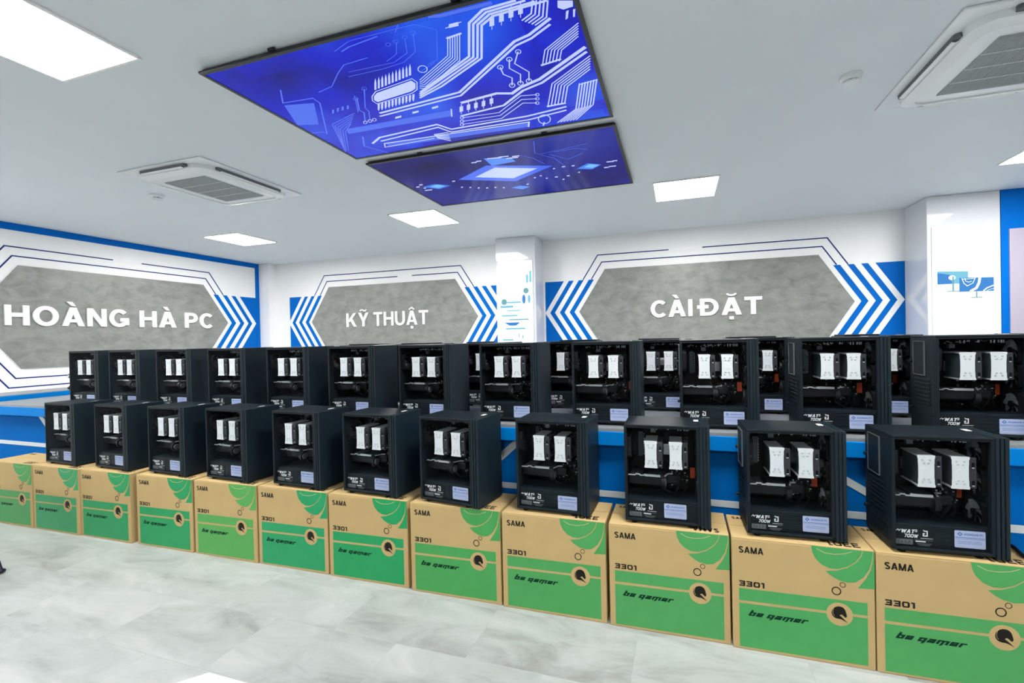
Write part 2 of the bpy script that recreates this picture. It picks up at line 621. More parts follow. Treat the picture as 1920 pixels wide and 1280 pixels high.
def accent(kind, w, t):
    c = w / 2
    out = []
    if 'grave' in kind:
        out.append(('p', [(c - .24, 1.30), (c - .02, 1.30), (c + .10, 1.08), (c - .05, 1.08)]))
    if 'tilde' in kind:
        out.append(('s', [(c - .24, 1.12), (c - .18, 1.20), (c - .08, 1.21), (c + .06, 1.13), (c + .16, 1.13), (c + .23, 1.22)]))
    if 'circumflex' in kind:
        out.append(('s', [(c - .20, 1.07), (c, 1.22), (c + .20, 1.07)]))
    if 'breve' in kind:
        out.append(('s', arc(c, 1.27, .19, .14, 195, 345, 10)))
    if 'dot' in kind:
        out.append(('p', [(c - .09, -.08), (c + .09, -.08), (c + .09, -.26), (c - .09, -.26)]))
    return out


def word_letters(s, width, cap, t=.2, space=.11, shear=0.0):
    """Each letter of a word as pieces in final size: left edge 0, baseline 0."""
    pen, raw_ = 0.0, []
    for ch in s:
        if ch == ' ':
            pen += .34
            continue
        b_, kind = ACCENTS.get(ch, (ch, ''))
        w, ps = glyph(b_, t)
        ps = ps + accent(kind, w, t)
        raw_.append((pen, ps))
        pen += w + space
    pen -= space
    kx = width / pen
    out = []
    for px_, ps in raw_:
        out.append([(k, [((px_ + x + shear * y) * kx, y * cap) for x, y in pts]) for k, pts in ps])
    return out, kx


def draw_letter(m, pieces, kx, cap, t, d0, d1, mt, fn, thin=.5):
    """Strokes keep the same share of the letter's width and height."""
    for n_, (k, pts) in enumerate(pieces):
        e = n_ * 4e-5
        if k == 'p':
            m.prism(pts, d0, d1 + e, mt, fn)
        else:
            # offset in unit space so that stems scale with width and bars with height
            un = [(x / kx, y / cap) for x, y in pts]
            w_ = t * (thin if max(p[1] for p in un) > 1.03 else 1)
            m.strip(un, w_, d0, d1 + e, mt, lambda u, v, d: fn(u * kx, v * cap, d), closed=(k == 'c'))


def draw_word(m, s, width, cap, t, d0, d1, mt, fn, space=.11, shear=0.0):
    ls, kx = word_letters(s, width, cap, t, space, shear)
    for ps in ls:
        draw_letter(m, ps, kx, cap, t, d0, d1, mt, fn)


# ------------------------------------------------------------------ objects, labels, copies
def tag(o, label=None, cat=None, group=None, kind=None):
    if label:
        o['label'] = label
    if cat:
        o['category'] = cat
    if group:
        o['group'] = group
    if kind:
        o['kind'] = kind
    return o


def empty(name, loc=(0, 0, 0), rz=0.0):
    o = bpy.data.objects.new(name, None)
    o.empty_display_size = 0.05
    COL.objects.link(o)
    o.location = loc
    o.rotation_euler = (0, 0, rz)
    return o


def copy_tree(o, parent=None):
    c = o.copy()
    COL.objects.link(c)
    if parent:
        c.parent = parent
    for ch in list(o.children):
        copy_tree(ch, c)
    return c


def struct(o):
    o['kind'] = 'structure'
    return o


ORD = ['first', 'second', 'third', 'fourth', 'fifth', 'sixth', 'seventh', 'eighth', 'ninth', 'tenth', 'eleventh', 'twelfth']

# what the two ceiling screens show: (tint, line width, path) and (tint, outline), in metres on each screen
TRACES_WIDE=[(0,0.0122,[(1.725,0.058),(1.573,0.063),(1.483,0.115),(1.378,0.322),(0.975,0.518)]),(0,0.0114,[(1.762,0.071),(1.58,0.08),(1.497,0.127),(1.395,0.334),(1.094,0.472),(0.962,0.533)]),(0,0.0115,[(1.798,0.089),(1.59,0.095),(1.514,0.136),(1.413,0.344),(1.106,0.489),(0.951,0.55)]),(0,0.0116,[(1.847,0.099),(1.6,0.11),(1.529,0.146),(1.43,0.355),(1.119,0.505),(0.939,0.568)]),(0,0.0155,[(1.833,0.201),(1.709,0.271),(1.63,0.291),(1.184,0.589),(0.613,0.636)]),(0,0.0127,[(1.822,0.236),(1.711,0.297),(1.625,0.321),(1.174,0.622),(0.589,0.668)]),(0,0.0209,[(1.94,0.437),(1.651,0.616),(1.526,0.656),(1.46,0.697),(1.377,0.668),(1.137,0.693)]),(0,0.0162,[(1.939,0.473),(1.653,0.652),(1.528,0.69),(1.366,0.8),(1.064,0.83)]),(0,0.0158,[(1.719,0.937),(1.46,0.967),(0.923,0.963),(0.868,0.875),(0.403,0.908),(0.296,0.969)]),(0,0.0135,[(1.709,0.977),(1.452,1.013),(0.903,0.999),(0.855,0.911),(0.375,0.957)]),(0,0.0069,[(1.95,0.509),(1.702,0.68),(1.616,0.892)]),(0,0.0057,[(1.943,0.268),(1.748,0.396),(1.703,0.502)]),(0,0.0046,[(1.35,0.162),(1.281,0.284),(1.043,0.413),(1.037,0.418)]),(1,0.0069,[(0.472,0.584),(0.239,0.655),(-0.046,1.016)]),(0,0.007,[(1.946,0.53),(1.717,0.69),(1.636,0.894)]),(0,0.0057,[(1.939,0.285),(1.763,0.401),(1.721,0.502)]),(0,0.0046,[(1.362,0.163),(1.289,0.294),(1.041,0.429),(1.028,0.431)]),(1,0.0069,[(0.45,0.604),(0.241,0.676),(-0.025,1.015)]),(0,0.007,[(1.942,0.55),(1.732,0.7),(1.657,0.895)]),(0,0.0057,[(1.935,0.301),(1.779,0.406),(1.738,0.502)]),(0,0.0046,[(1.374,0.164),(1.296,0.304),(1.04,0.444),(1.019,0.444)]),(1,0.007,[(0.427,0.624),(0.243,0.697),(-0.005,1.013)]),(0,0.007,[(1.937,0.571),(1.747,0.71),(1.677,0.896)]),(0,0.0057,[(1.932,0.318),(1.794,0.411),(1.756,0.502)]),(0,0.0047,[(1.386,0.164),(1.304,0.315),(1.039,0.461),(1.01,0.458)]),(1,0.007,[(0.404,0.644),(0.244,0.718),(0.016,1.012)]),(0,0.0071,[(1.933,0.593),(1.763,0.72),(1.698,0.898)]),(0,0.0057,[(1.928,0.334),(1.81,0.416),(1.774,0.502)]),(0,0.0047,[(1.397,0.165),(1.311,0.325),(1.037,0.477),(1.001,0.472)]),(1,0.0071,[(0.381,0.665),(0.246,0.74),(0.036,1.01)]),(0,0.0071,[(1.929,0.615),(1.778,0.73),(1.718,0.899)]),(0,0.0057,[(1.924,0.352),(1.825,0.422),(1.792,0.502)]),(0,0.0047,[(1.409,0.166),(1.319,0.336),(1.036,0.494),(0.992,0.486)]),(1,0.0071,[(0.357,0.686),(0.248,0.762),(0.057,1.009)]),(0,0.008,[(1.847,0.725),(1.768,0.983),(1.616,1.11)]),(0,0.008,[(1.864,0.724),(1.786,0.98),(1.637,1.11)]),(0,0.0079,[(1.88,0.722),(1.805,0.978),(1.657,1.111)]),(0,0.0079,[(1.896,0.721),(1.823,0.976),(1.678,1.111)]),(0,0.0079,[(1.913,0.719),(1.841,0.973),(1.699,1.112)]),(0,0.0078,[(1.929,0.717),(1.859,0.971),(1.719,1.112)]),(0,0.0078,[(1.945,0.716),(1.877,0.968),(1.739,1.113)]),(0,0.0071,[(1.791,0.08),(1.762,0.148),(1.709,0.175)]),(0,0.0071,[(1.806,0.085),(1.776,0.158),(1.72,0.186)]),(0,0.0072,[(1.821,0.09),(1.79,0.169),(1.732,0.198)]),(0,0.0072,[(1.836,0.095),(1.804,0.18),(1.743,0.21)]),(0,0.0072,[(1.851,0.1),(1.818,0.19),(1.755,0.221)]),(0,0.0106,[(1.338,0.172),(1.42,0.162)]),(0,0.0158,[(1.607,0.898),(1.726,0.896)]),(0,0.0123,[(1.693,0.505),(1.805,0.488)]),(0,0.0086,[(1.842,0.735),(1.942,0.722)]),(0,0.0082,[(1.05,0.734),(1.008,0.817)]),(0,0.0117,[(0.375,0.996),(1.442,1.042),(1.418,1.102)]),(0,0.0076,[(0.375,0.996),(0.343,1.047),(0.749,1.042)]),(0,0.0066,[(1.49,0.451),(1.482,0.513),(1.514,0.558),(1.489,0.622)]),(0,0.0064,[(1.558,0.407),(1.531,0.475),(1.568,0.542),(1.54,0.618)]),(0,0.0063,[(1.62,0.366),(1.571,0.447),(1.617,0.537),(1.591,0.612)]),(0,0.0059,[(1.592,0.755),(1.497,0.736),(1.307,0.868),(1.061,0.851)]),(0,0.006,[(1.579,0.796),(1.49,0.774),(1.3,0.903),(1.04,0.892)]),(0,0.0062,[(1.564,0.84),(1.484,0.813),(1.292,0.941),(1.021,0.928)]),(1,0.0041,[(1.148,0.314),(1.218,0.294),(1.326,0.105),(1.25,0.045),(0.901,0.043),(0.782,0.083)]),(1,0.0044,[(1.21,0.096),(1.149,0.207),(1.046,0.259),(0.925,0.27),(0.702,0.27)]),(1,0.0044,[(1.156,0.111),(1.106,0.202),(1.001,0.244),(0.732,0.236)]),(1,0.0043,[(1.104,0.12),(1.052,0.193),(0.973,0.225)]),(1,0.0064,[(0.903,0.171),(0.752,0.18),(0.673,0.227),(0.555,0.312),(0.443,0.335)]),(1,0.0082,[(1.047,0.058),(0.871,0.077),(0.814,0.094)]),(1,0.0097,[(0.266,0.249),(0.164,0.357),(0.365,0.372),(0.363,0.426),(0.109,0.749)]),(1,0.01,[(0.6,0.453),(0.522,0.566),(0.53,0.598),(0.457,0.698)]),(1,0.0078,[(0.704,0.387),(0.574,0.555),(0.567,0.596),(0.496,0.695)]),(1,0.0057,[(0.605,0.429),(0.496,0.587)]),(1,0.0116,[(-0.126,0.703),(0.12,0.717)]),(0,0.009,[(1.537,1.075),(1.515,1.119)]),(1,0.0128,[(0.308,0.856),(0.216,0.981),(0.306,1.142)]),(1,0.0047,[(1.08,0.354),(1.193,0.309)]),(1,0.005,[(1.182,0.004),(1.138,0.063)]),(1,0.0233,[(1.332,-0.017),(1.381,0.036),(1.626,0.039)]),(0,0.0094,[(0.776,0.991),(0.883,0.996)]),(0,0.0095,[(0.775,1.002),(0.874,1.018)]),(0,0.0096,[(0.774,1.013),(0.865,1.041)]),(0,0.0097,[(0.773,1.024),(0.856,1.064)]),(0,0.0098,[(0.772,1.035),(0.846,1.088)]),(0,0.0099,[(0.771,1.046),(0.837,1.112)]),(0,0.0054,[(0.694,0.465),(0.745,0.431),(1.006,0.391),(1.013,0.428),(0.973,0.489),(0.925,0.511),(0.669,0.542),(0.665,0.505),(0.694,0.465)]),(0,0.0038,[(1.367,0.111),(1.454,0.097)]),(0,0.0047,[(1.504,0.455),(1.499,0.462),(1.493,0.466),(1.487,0.467),(1.481,0.465),(1.477,0.46),(1.475,0.454),(1.477,0.446),(1.481,0.44),(1.487,0.436),(1.494,0.435),(1.499,0.437),(1.504,0.442),(1.505,0.448),(1.504,0.455)]),(0,0.0045,[(1.571,0.411),(1.567,0.417),(1.561,0.421),(1.555,0.422),(1.549,0.42),(1.545,0.415),(1.544,0.409),(1.545,0.402),(1.549,0.396),(1.554,0.392),(1.561,0.391),(1.567,0.393),(1.571,0.398),(1.572,0.404),(1.571,0.411)]),(0,0.0043,[(1.633,0.37),(1.63,0.376),(1.624,0.38),(1.618,0.381),(1.612,0.379),(1.608,0.374),(1.607,0.368),(1.608,0.362),(1.611,0.356),(1.617,0.352),(1.623,0.351),(1.628,0.353),(1.632,0.357),(1.634,0.363),(1.633,0.37)]),(0,0.0052,[(1.504,0.627),(1.499,0.634),(1.493,0.639),(1.486,0.641),(1.479,0.639),(1.475,0.633),(1.473,0.625),(1.475,0.617),(1.48,0.61),(1.486,0.605),(1.493,0.603),(1.499,0.606),(1.504,0.611),(1.505,0.619),(1.504,0.627)]),(0,0.0052,[(1.554,0.623),(1.55,0.63),(1.544,0.635),(1.537,0.637),(1.53,0.634),(1.526,0.629),(1.524,0.621),(1.526,0.613),(1.53,0.606),(1.536,0.601),(1.543,0.599),(1.55,0.601),(1.554,0.607),(1.556,0.614),(1.554,0.623)]),(0,0.0051,[(1.605,0.616),(1.601,0.624),(1.595,0.629),(1.588,0.63),(1.582,0.628),(1.577,0.622),(1.575,0.615),(1.577,0.607),(1.581,0.6),(1.587,0.595),(1.594,0.593),(1.6,0.595),(1.604,0.601),(1.606,0.608),(1.605,0.616)]),(0,0.0047,[(1.128,0.345),(1.119,0.355),(1.107,0.362),(1.095,0.364),(1.085,0.36),(1.079,0.352),(1.078,0.341),(1.083,0.33),(1.092,0.32),(1.104,0.313),(1.116,0.311),(1.126,0.315),(1.132,0.323),(1.133,0.333),(1.128,0.345)]),(0,0.0065,[(1.584,1.052),(1.574,1.075),(1.558,1.091),(1.539,1.097),(1.523,1.091),(1.511,1.075),(1.507,1.052),(1.511,1.027),(1.522,1.005),(1.538,0.99),(1.556,0.985),(1.572,0.99),(1.583,1.005),(1.588,1.028),(1.584,1.052)]),(0,0.0037,[(1.602,0.759),(1.596,0.768),(1.587,0.769),(1.581,0.763),(1.582,0.752),(1.588,0.743),(1.596,0.741),(1.603,0.748),(1.602,0.759)]),(0,0.0038,[(1.589,0.8),(1.583,0.809),(1.574,0.81),(1.568,0.804),(1.568,0.792),(1.575,0.783),(1.583,0.781),(1.59,0.788),(1.589,0.8)]),(0,0.0039,[(1.575,0.844),(1.569,0.854),(1.559,0.856),(1.553,0.848),(1.553,0.837),(1.56,0.827),(1.569,0.826),(1.575,0.832),(1.575,0.844)]),(0,0.0042,[(1.073,0.855),(1.063,0.865),(1.053,0.867),(1.047,0.859),(1.05,0.847),(1.059,0.837),(1.07,0.835),(1.075,0.843),(1.073,0.855)]),(0,0.0043,[(1.051,0.896),(1.042,0.906),(1.031,0.908),(1.025,0.901),(1.028,0.888),(1.038,0.877),(1.048,0.875),(1.054,0.883),(1.051,0.896)]),(0,0.0044,[(1.032,0.933),(1.023,0.943),(1.012,0.945),(1.006,0.938),(1.009,0.924),(1.019,0.914),(1.029,0.912),(1.035,0.919),(1.032,0.933)]),(0,0.0043,[(0.466,0.705),(0.454,0.714),(0.443,0.716),(0.438,0.709),(0.444,0.697),(0.456,0.687),(0.467,0.686),(0.472,0.693),(0.466,0.705)]),(0,0.0043,[(0.507,0.699),(0.495,0.709),(0.483,0.711),(0.479,0.703),(0.484,0.691),(0.496,0.682),(0.508,0.68),(0.512,0.688),(0.507,0.699)]),(0,0.0042,[(0.542,0.696),(0.531,0.705),(0.519,0.707),(0.515,0.699),(0.52,0.688),(0.531,0.678),(0.543,0.677),(0.547,0.684),(0.542,0.696)]),(1,0.0026,[(1.225,0.093),(1.218,0.099),(1.208,0.099),(1.203,0.094),(1.204,0.085),(1.212,0.079),(1.222,0.079),(1.227,0.084),(1.225,0.093)]),(1,0.0026,[(1.171,0.108),(1.163,0.114),(1.153,0.115),(1.148,0.109),(1.15,0.1),(1.158,0.094),(1.168,0.094),(1.173,0.099),(1.171,0.108)]),(1,0.0027,[(1.116,0.118),(1.107,0.125),(1.098,0.125),(1.092,0.12),(1.094,0.111),(1.103,0.105),(1.113,0.104),(1.118,0.11),(1.116,0.118)]),(1,0.0027,[(1.068,0.125),(1.059,0.132),(1.049,0.132),(1.044,0.126),(1.046,0.118),(1.055,0.111),(1.065,0.111),(1.071,0.116),(1.068,0.125)]),(1,0.0035,[(0.717,0.391),(0.704,0.401),(0.692,0.402),(0.686,0.394),(0.691,0.383),(0.703,0.374),(0.716,0.373),(0.721,0.38),(0.717,0.391)]),(1,0.0037,[(0.603,0.46),(0.59,0.47),(0.577,0.471),(0.571,0.463),(0.577,0.451),(0.59,0.441),(0.603,0.44),(0.609,0.447),(0.603,0.46)])]
SHAPES_WIDE=[(0,[(0.704,0.468),(0.742,0.445),(0.992,0.405),(0.999,0.435),(0.97,0.478),(0.933,0.493),(0.685,0.526),(0.678,0.502)]),(0,[(0.748,0.417),(0.763,0.415),(0.808,0.356),(0.826,0.325),(0.796,0.356)]),(0,[(0.671,0.543),(0.687,0.543),(0.647,0.592),(0.624,0.613),(0.633,0.593)]),(0,[(0.775,0.411),(0.79,0.409),(0.834,0.351),(0.851,0.32),(0.822,0.351)]),(0,[(0.697,0.541),(0.712,0.541),(0.674,0.589),(0.651,0.611),(0.659,0.59)]),(0,[(0.802,0.406),(0.817,0.404),(0.86,0.346),(0.877,0.316),(0.847,0.346)]),(0,[(0.723,0.539),(0.738,0.539),(0.7,0.587),(0.677,0.608),(0.686,0.588)]),(0,[(0.828,0.401),(0.843,0.399),(0.885,0.341),(0.902,0.311),(0.873,0.341)]),(0,[(0.748,0.537),(0.763,0.536),(0.726,0.585),(0.704,0.606),(0.712,0.585)]),(0,[(0.854,0.395),(0.87,0.393),(0.91,0.336),(0.926,0.306),(0.898,0.336)]),(0,[(0.773,0.535),(0.788,0.534),(0.752,0.582),(0.73,0.603),(0.738,0.583)]),(0,[(0.88,0.39),(0.895,0.388),(0.935,0.331),(0.951,0.302),(0.923,0.332)]),(0,[(0.798,0.532),(0.813,0.532),(0.777,0.58),(0.756,0.601),(0.763,0.581)]),(0,[(0.906,0.385),(0.921,0.383),(0.96,0.326),(0.975,0.297),(0.948,0.327)]),(0,[(0.823,0.53),(0.838,0.53),(0.803,0.577),(0.781,0.598),(0.789,0.578)]),(0,[(0.931,0.379),(0.946,0.378),(0.984,0.322),(0.999,0.293),(0.972,0.322)]),(0,[(0.848,0.528),(0.862,0.528),(0.828,0.575),(0.807,0.596),(0.814,0.576)]),(0,[(0.957,0.374),(0.971,0.373),(1.008,0.317),(1.023,0.288),(0.997,0.317)]),(0,[(0.872,0.526),(0.887,0.526),(0.853,0.573),(0.832,0.593),(0.839,0.574)]),(0,[(0.982,0.369),(0.996,0.367),(1.032,0.312),(1.046,0.284),(1.021,0.313)]),(0,[(0.897,0.524),(0.911,0.524),(0.878,0.571),(0.858,0.591),(0.864,0.571)]),(0,[(1.006,0.364),(1.021,0.362),(1.056,0.308),(1.07,0.279),(1.044,0.308)]),(0,[(0.921,0.522),(0.935,0.522),(0.903,0.568),(0.883,0.589),(0.889,0.569)]),(0,[(1.58,0.117),(1.602,0.117),(1.583,0.163),(1.559,0.163)]),(0,[(1.599,0.096),(1.603,0.096),(1.593,0.116),(1.59,0.116)]),(0,[(1.57,0.162),(1.573,0.162),(1.564,0.184),(1.56,0.184)]),(0,[(1.629,0.107),(1.651,0.107),(1.633,0.152),(1.61,0.152)]),(0,[(1.648,0.086),(1.651,0.086),(1.643,0.106),(1.639,0.106)]),(0,[(1.621,0.151),(1.624,0.151),(1.615,0.172),(1.611,0.172)]),(0,[(1.677,0.098),(1.699,0.099),(1.682,0.142),(1.659,0.142)]),(0,[(1.695,0.077),(1.698,0.077),(1.69,0.097),(1.687,0.097)]),(0,[(1.669,0.141),(1.673,0.141),(1.664,0.163),(1.661,0.163)]),(0,[(1.723,0.092),(1.744,0.092),(1.728,0.136),(1.706,0.136)]),(0,[(1.739,0.072),(1.743,0.072),(1.735,0.091),(1.732,0.091)]),(0,[(1.716,0.134),(1.72,0.134),(1.712,0.156),(1.708,0.156)]),(0,[(1.109,0.728),(1.134,0.726),(1.106,0.781),(1.08,0.783)]),(0,[(1.132,0.703),(1.137,0.703),(1.124,0.727),(1.119,0.727)]),(0,[(1.09,0.782),(1.095,0.781),(1.082,0.807),(1.077,0.808)]),(0,[(1.16,0.723),(1.184,0.721),(1.157,0.775),(1.132,0.777)]),(0,[(1.181,0.698),(1.186,0.698),(1.174,0.722),(1.169,0.722)]),(0,[(1.142,0.776),(1.147,0.776),(1.134,0.801),(1.129,0.801)]),(0,[(1.209,0.72),(1.234,0.718),(1.208,0.772),(1.183,0.774)]),(0,[(1.231,0.696),(1.235,0.696),(1.224,0.719),(1.219,0.719)]),(0,[(1.193,0.773),(1.198,0.773),(1.186,0.798),(1.181,0.798)]),(0,[(1.261,0.716),(1.285,0.714),(1.26,0.767),(1.236,0.769)]),(0,[(1.281,0.692),(1.286,0.691),(1.275,0.715),(1.271,0.715)]),(0,[(1.246,0.768),(1.251,0.768),(1.239,0.793),(1.234,0.793)]),(0,[(1.315,0.707),(1.339,0.705),(1.316,0.758),(1.292,0.76)]),(0,[(1.335,0.684),(1.34,0.683),(1.329,0.706),(1.325,0.707)]),(0,[(1.301,0.759),(1.306,0.759),(1.295,0.783),(1.29,0.784)]),(0,[(1.395,0.093),(1.442,0.093),(1.431,0.115),(1.383,0.114)]),(0,[(0.675,0.705),(0.722,0.701),(0.708,0.721),(0.66,0.725)]),(0,[(0.81,0.687),(0.856,0.684),(0.843,0.703),(0.797,0.707)]),(0,[(0.952,0.678),(0.996,0.674),(0.985,0.693),(0.94,0.697)]),(1,[(0.373,0.509),(0.389,0.508),(0.356,0.544),(0.339,0.545)]),(1,[(0.414,0.503),(0.43,0.502),(0.398,0.537),(0.381,0.538)]),(1,[(0.452,0.499),(0.468,0.498),(0.437,0.533),(0.42,0.534)]),(1,[(0.49,0.498),(0.506,0.497),(0.476,0.532),(0.459,0.533)]),(0,[(1.889,0.113),(1.879,0.151),(1.9,0.169),(1.943,0.165),(1.951,0.133)]),(0,[(1.908,0.182),(1.921,0.179),(1.905,0.225),(1.894,0.229)]),(0,[(1.939,0.182),(1.95,0.18),(1.937,0.225),(1.929,0.226)]),(2,[(0.148,0.379),(0.331,0.415),(0.159,0.627),(-0.037,0.592)]),(2,[(0.276,0.736),(1.037,0.744),(1.008,0.81),(0.243,0.796)]),(2,[(0.39,1.002),(1.429,1.054),(1.416,1.101),(0.37,1.056)])]
TRACES_CHIP=[(1,0.0054,[(1.384,0.054),(1.328,0.247),(1.356,0.28),(1.739,0.22)]),(1,0.0059,[(1.367,0.307),(1.441,0.381),(1.476,0.544)]),(1,0.0057,[(1.425,0.305),(1.541,0.441),(1.671,0.37)]),(1,0.0055,[(1.471,0.276),(1.639,0.269),(1.718,0.319)]),(1,0.0059,[(1.211,0.252),(1.283,0.325),(1.337,0.468)])]
SHAPES_CHIP=[(2,[(0.523,0.549),(0.882,0.34),(1.389,0.528),(0.981,0.755)]),(0,[(0.687,0.542),(0.931,0.405),(1.253,0.538),(0.989,0.677)]),(3,[(0.133,0.598),(0.273,0.571),(0.39,0.653),(0.244,0.701)]),(4,[(0.201,0.617),(0.286,0.589),(0.34,0.642),(0.257,0.672)]),(3,[(1.559,0.66),(1.666,0.577),(1.768,0.639),(1.679,0.714)]),(4,[(1.621,0.65),(1.682,0.598),(1.753,0.639),(1.689,0.685)]),(3,[(0.923,0.205),(1.127,0.268),(1.137,0.345),(0.925,0.36)]),(3,[(0.88,0.896),(0.983,0.873),(1.057,0.927),(0.968,0.977)]),(0,[(0.8,0.244),(0.843,0.249),(0.835,0.266),(0.791,0.261)]),(0,[(0.847,0.232),(0.89,0.236),(0.882,0.253),(0.839,0.249)]),(0,[(0.949,0.214),(1.064,0.227),(1.057,0.243),(0.942,0.231)]),(0,[(1.048,0.217),(1.124,0.225),(1.117,0.241),(1.041,0.233)]),(0,[(1.147,0.24),(1.204,0.246),(1.198,0.263),(1.141,0.257)]),(0,[(1.091,0.258),(1.186,0.268),(1.179,0.285),(1.084,0.275)]),(0,[(0.083,0.571),(0.116,0.574),(0.102,0.596),(0.069,0.593)]),(0,[(0.14,0.533),(0.173,0.536),(0.159,0.557),(0.126,0.554)]),(0,[(0.109,0.675),(0.181,0.681),(0.167,0.704),(0.094,0.698)]),(0,[(0.13,0.621),(0.154,0.623),(0.14,0.645),(0.116,0.644)]),(0,[(1.818,0.593),(1.875,0.599),(1.872,0.618),(1.815,0.612)]),(0,[(1.867,0.588),(1.904,0.592),(1.902,0.611),(1.864,0.607)]),(0,[(1.822,0.693),(1.88,0.698),(1.878,0.718),(1.819,0.713)]),(0,[(1.781,0.702),(1.82,0.706),(1.817,0.726),(1.778,0.723)]),(0,[(1.456,0.567),(1.483,0.569),(1.478,0.589),(1.45,0.586)]),(0,[(1.536,0.574),(1.56,0.576),(1.555,0.596),(1.532,0.594)]),(0,[(1.34,0.767),(1.366,0.769),(1.36,0.791),(1.334,0.789)]),(0,[(1.445,0.775),(1.47,0.778),(1.465,0.799),(1.44,0.797)]),(0,[(0.459,0.554),(0.486,0.556),(0.475,0.577),(0.448,0.575)]),(0,[(0.46,0.716),(0.479,0.717),(0.467,0.74),(0.448,0.739)]),(0,[(0.529,0.748),(0.547,0.749),(0.536,0.772),(0.517,0.771)]),(0,[(0.595,0.786),(0.613,0.787),(0.602,0.811),(0.584,0.809)]),(0,[(0.667,0.813),(0.685,0.814),(0.675,0.838),(0.656,0.836)]),(0,[(0.744,0.828),(0.763,0.829),(0.752,0.853),(0.734,0.851)]),(0,[(0.814,0.86),(0.832,0.862),(0.822,0.885),(0.804,0.884)]),(0,[(1.226,0.694),(1.243,0.696),(1.236,0.717),(1.219,0.715)]),(0,[(1.164,0.719),(1.181,0.72),(1.174,0.742),(1.156,0.741)]),(0,[(1.258,0.766),(1.275,0.767),(1.269,0.789),(1.252,0.788)]),(0,[(1.052,0.848),(1.07,0.849),(1.062,0.873),(1.044,0.871)]),(0,[(1.389,0.844),(1.406,0.846),(1.4,0.868),(1.383,0.867)]),(0,[(1.377,0.579),(1.393,0.581),(1.387,0.601),(1.371,0.599)]),(0,[(1.556,0.728),(1.572,0.729),(1.567,0.75),(1.551,0.749)])]


# ------------------------------------------------------------------ room shell
X_LEFT, X_RIGHT, Y_BACK, Y_FRONT, Z_CEIL = -7.36, 6.2, 6.33, -4.2, 2.66
b = MB()
b.box(X_LEFT - .1, X_RIGHT + .1, Y_FRONT - .1, Y_BACK + .1, -0.1, 0.0, FLOOR)
struct(b.build('floor'))
b = MB()
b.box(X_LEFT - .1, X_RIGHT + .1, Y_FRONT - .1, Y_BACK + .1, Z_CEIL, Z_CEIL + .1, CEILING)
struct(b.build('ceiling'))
b = MB()
b.box(X_LEFT, X_RIGHT, Y_BACK, Y_BACK + .1, 0, Z_CEIL, WHITE_WALL)
struct(b.build('wall_back'))
b = MB()
b.box(X_LEFT - .1, X_LEFT, Y_FRONT, Y_BACK, 0, Z_CEIL, WHITE_WALL)
struct(b.build('wall_left'))
b = MB()
b.box(X_RIGHT, X_RIGHT + .1, Y_FRONT, Y_BACK, 0, Z_CEIL, WHITE_WALL)
struct(b.build('wall_right'))
b = MB()
b.box(X_LEFT, X_RIGHT, Y_FRONT - .1, Y_FRONT, 0, Z_CEIL, FRONT_GREY)
struct(b.build('wall_front'))
# blue border of the left wall: a band under the ceiling and a band down the corner
b = MB()
b.box(X_LEFT, X_LEFT + .006, Y_FRONT + .01, 6.182, 2.577, Z_CEIL - .001, WALL_BLUE)
b.box(X_LEFT, X_LEFT + .006, 6.108, 6.182, 0.01, 2.577, WALL_BLUE)
struct(b.build('trim_1'))
# corner pilaster and the two gloss-clad columns on the back wall
b = MB()
b.box(X_LEFT, -7.13, 6.185, Y_BACK, 0, Z_CEIL - .001, WHITE_WALL, 0.004)
struct(b.build('pillar'))
COLS = ((-2.54, -1.935, 5.93), (2.64, 3.287, 5.84))
for x0, x1, y0 in COLS:
    b = MB()
    b.box(x0, x1, y0, Y_BACK, 0, Z_CEIL - .001, GLOSS_WHITE, 0.006)
    struct(b.build('pillar'))
# blue wall bay beyond the right-hand column
b = MB()
b.box(3.289, X_RIGHT, 5.835, Y_BACK, 0, Z_CEIL - .001, WALL_BLUE)
struct(b.build('trim_2'))
b = MB()
b.box(3.35, 5.4, 5.815, 5.835, 0.3, 2.24, PINK_WHITE, 0.004)
tag(b.build('wall_board'), 'pale pinkish white board on the blue wall at the right photo edge', 'wall board')


# ------------------------------------------------------------------ wall signs
def back(u, v, d):
    return (u, Y_BACK - d, v)


def left(u, v, d):
    return (X_LEFT + d, u, v)


ZT, ZM, ZB = 2.175, 1.57, 0.97            # hexagon top, tip and bottom heights
SL = 0.39 / (ZT - ZM)                     # slant of its sides


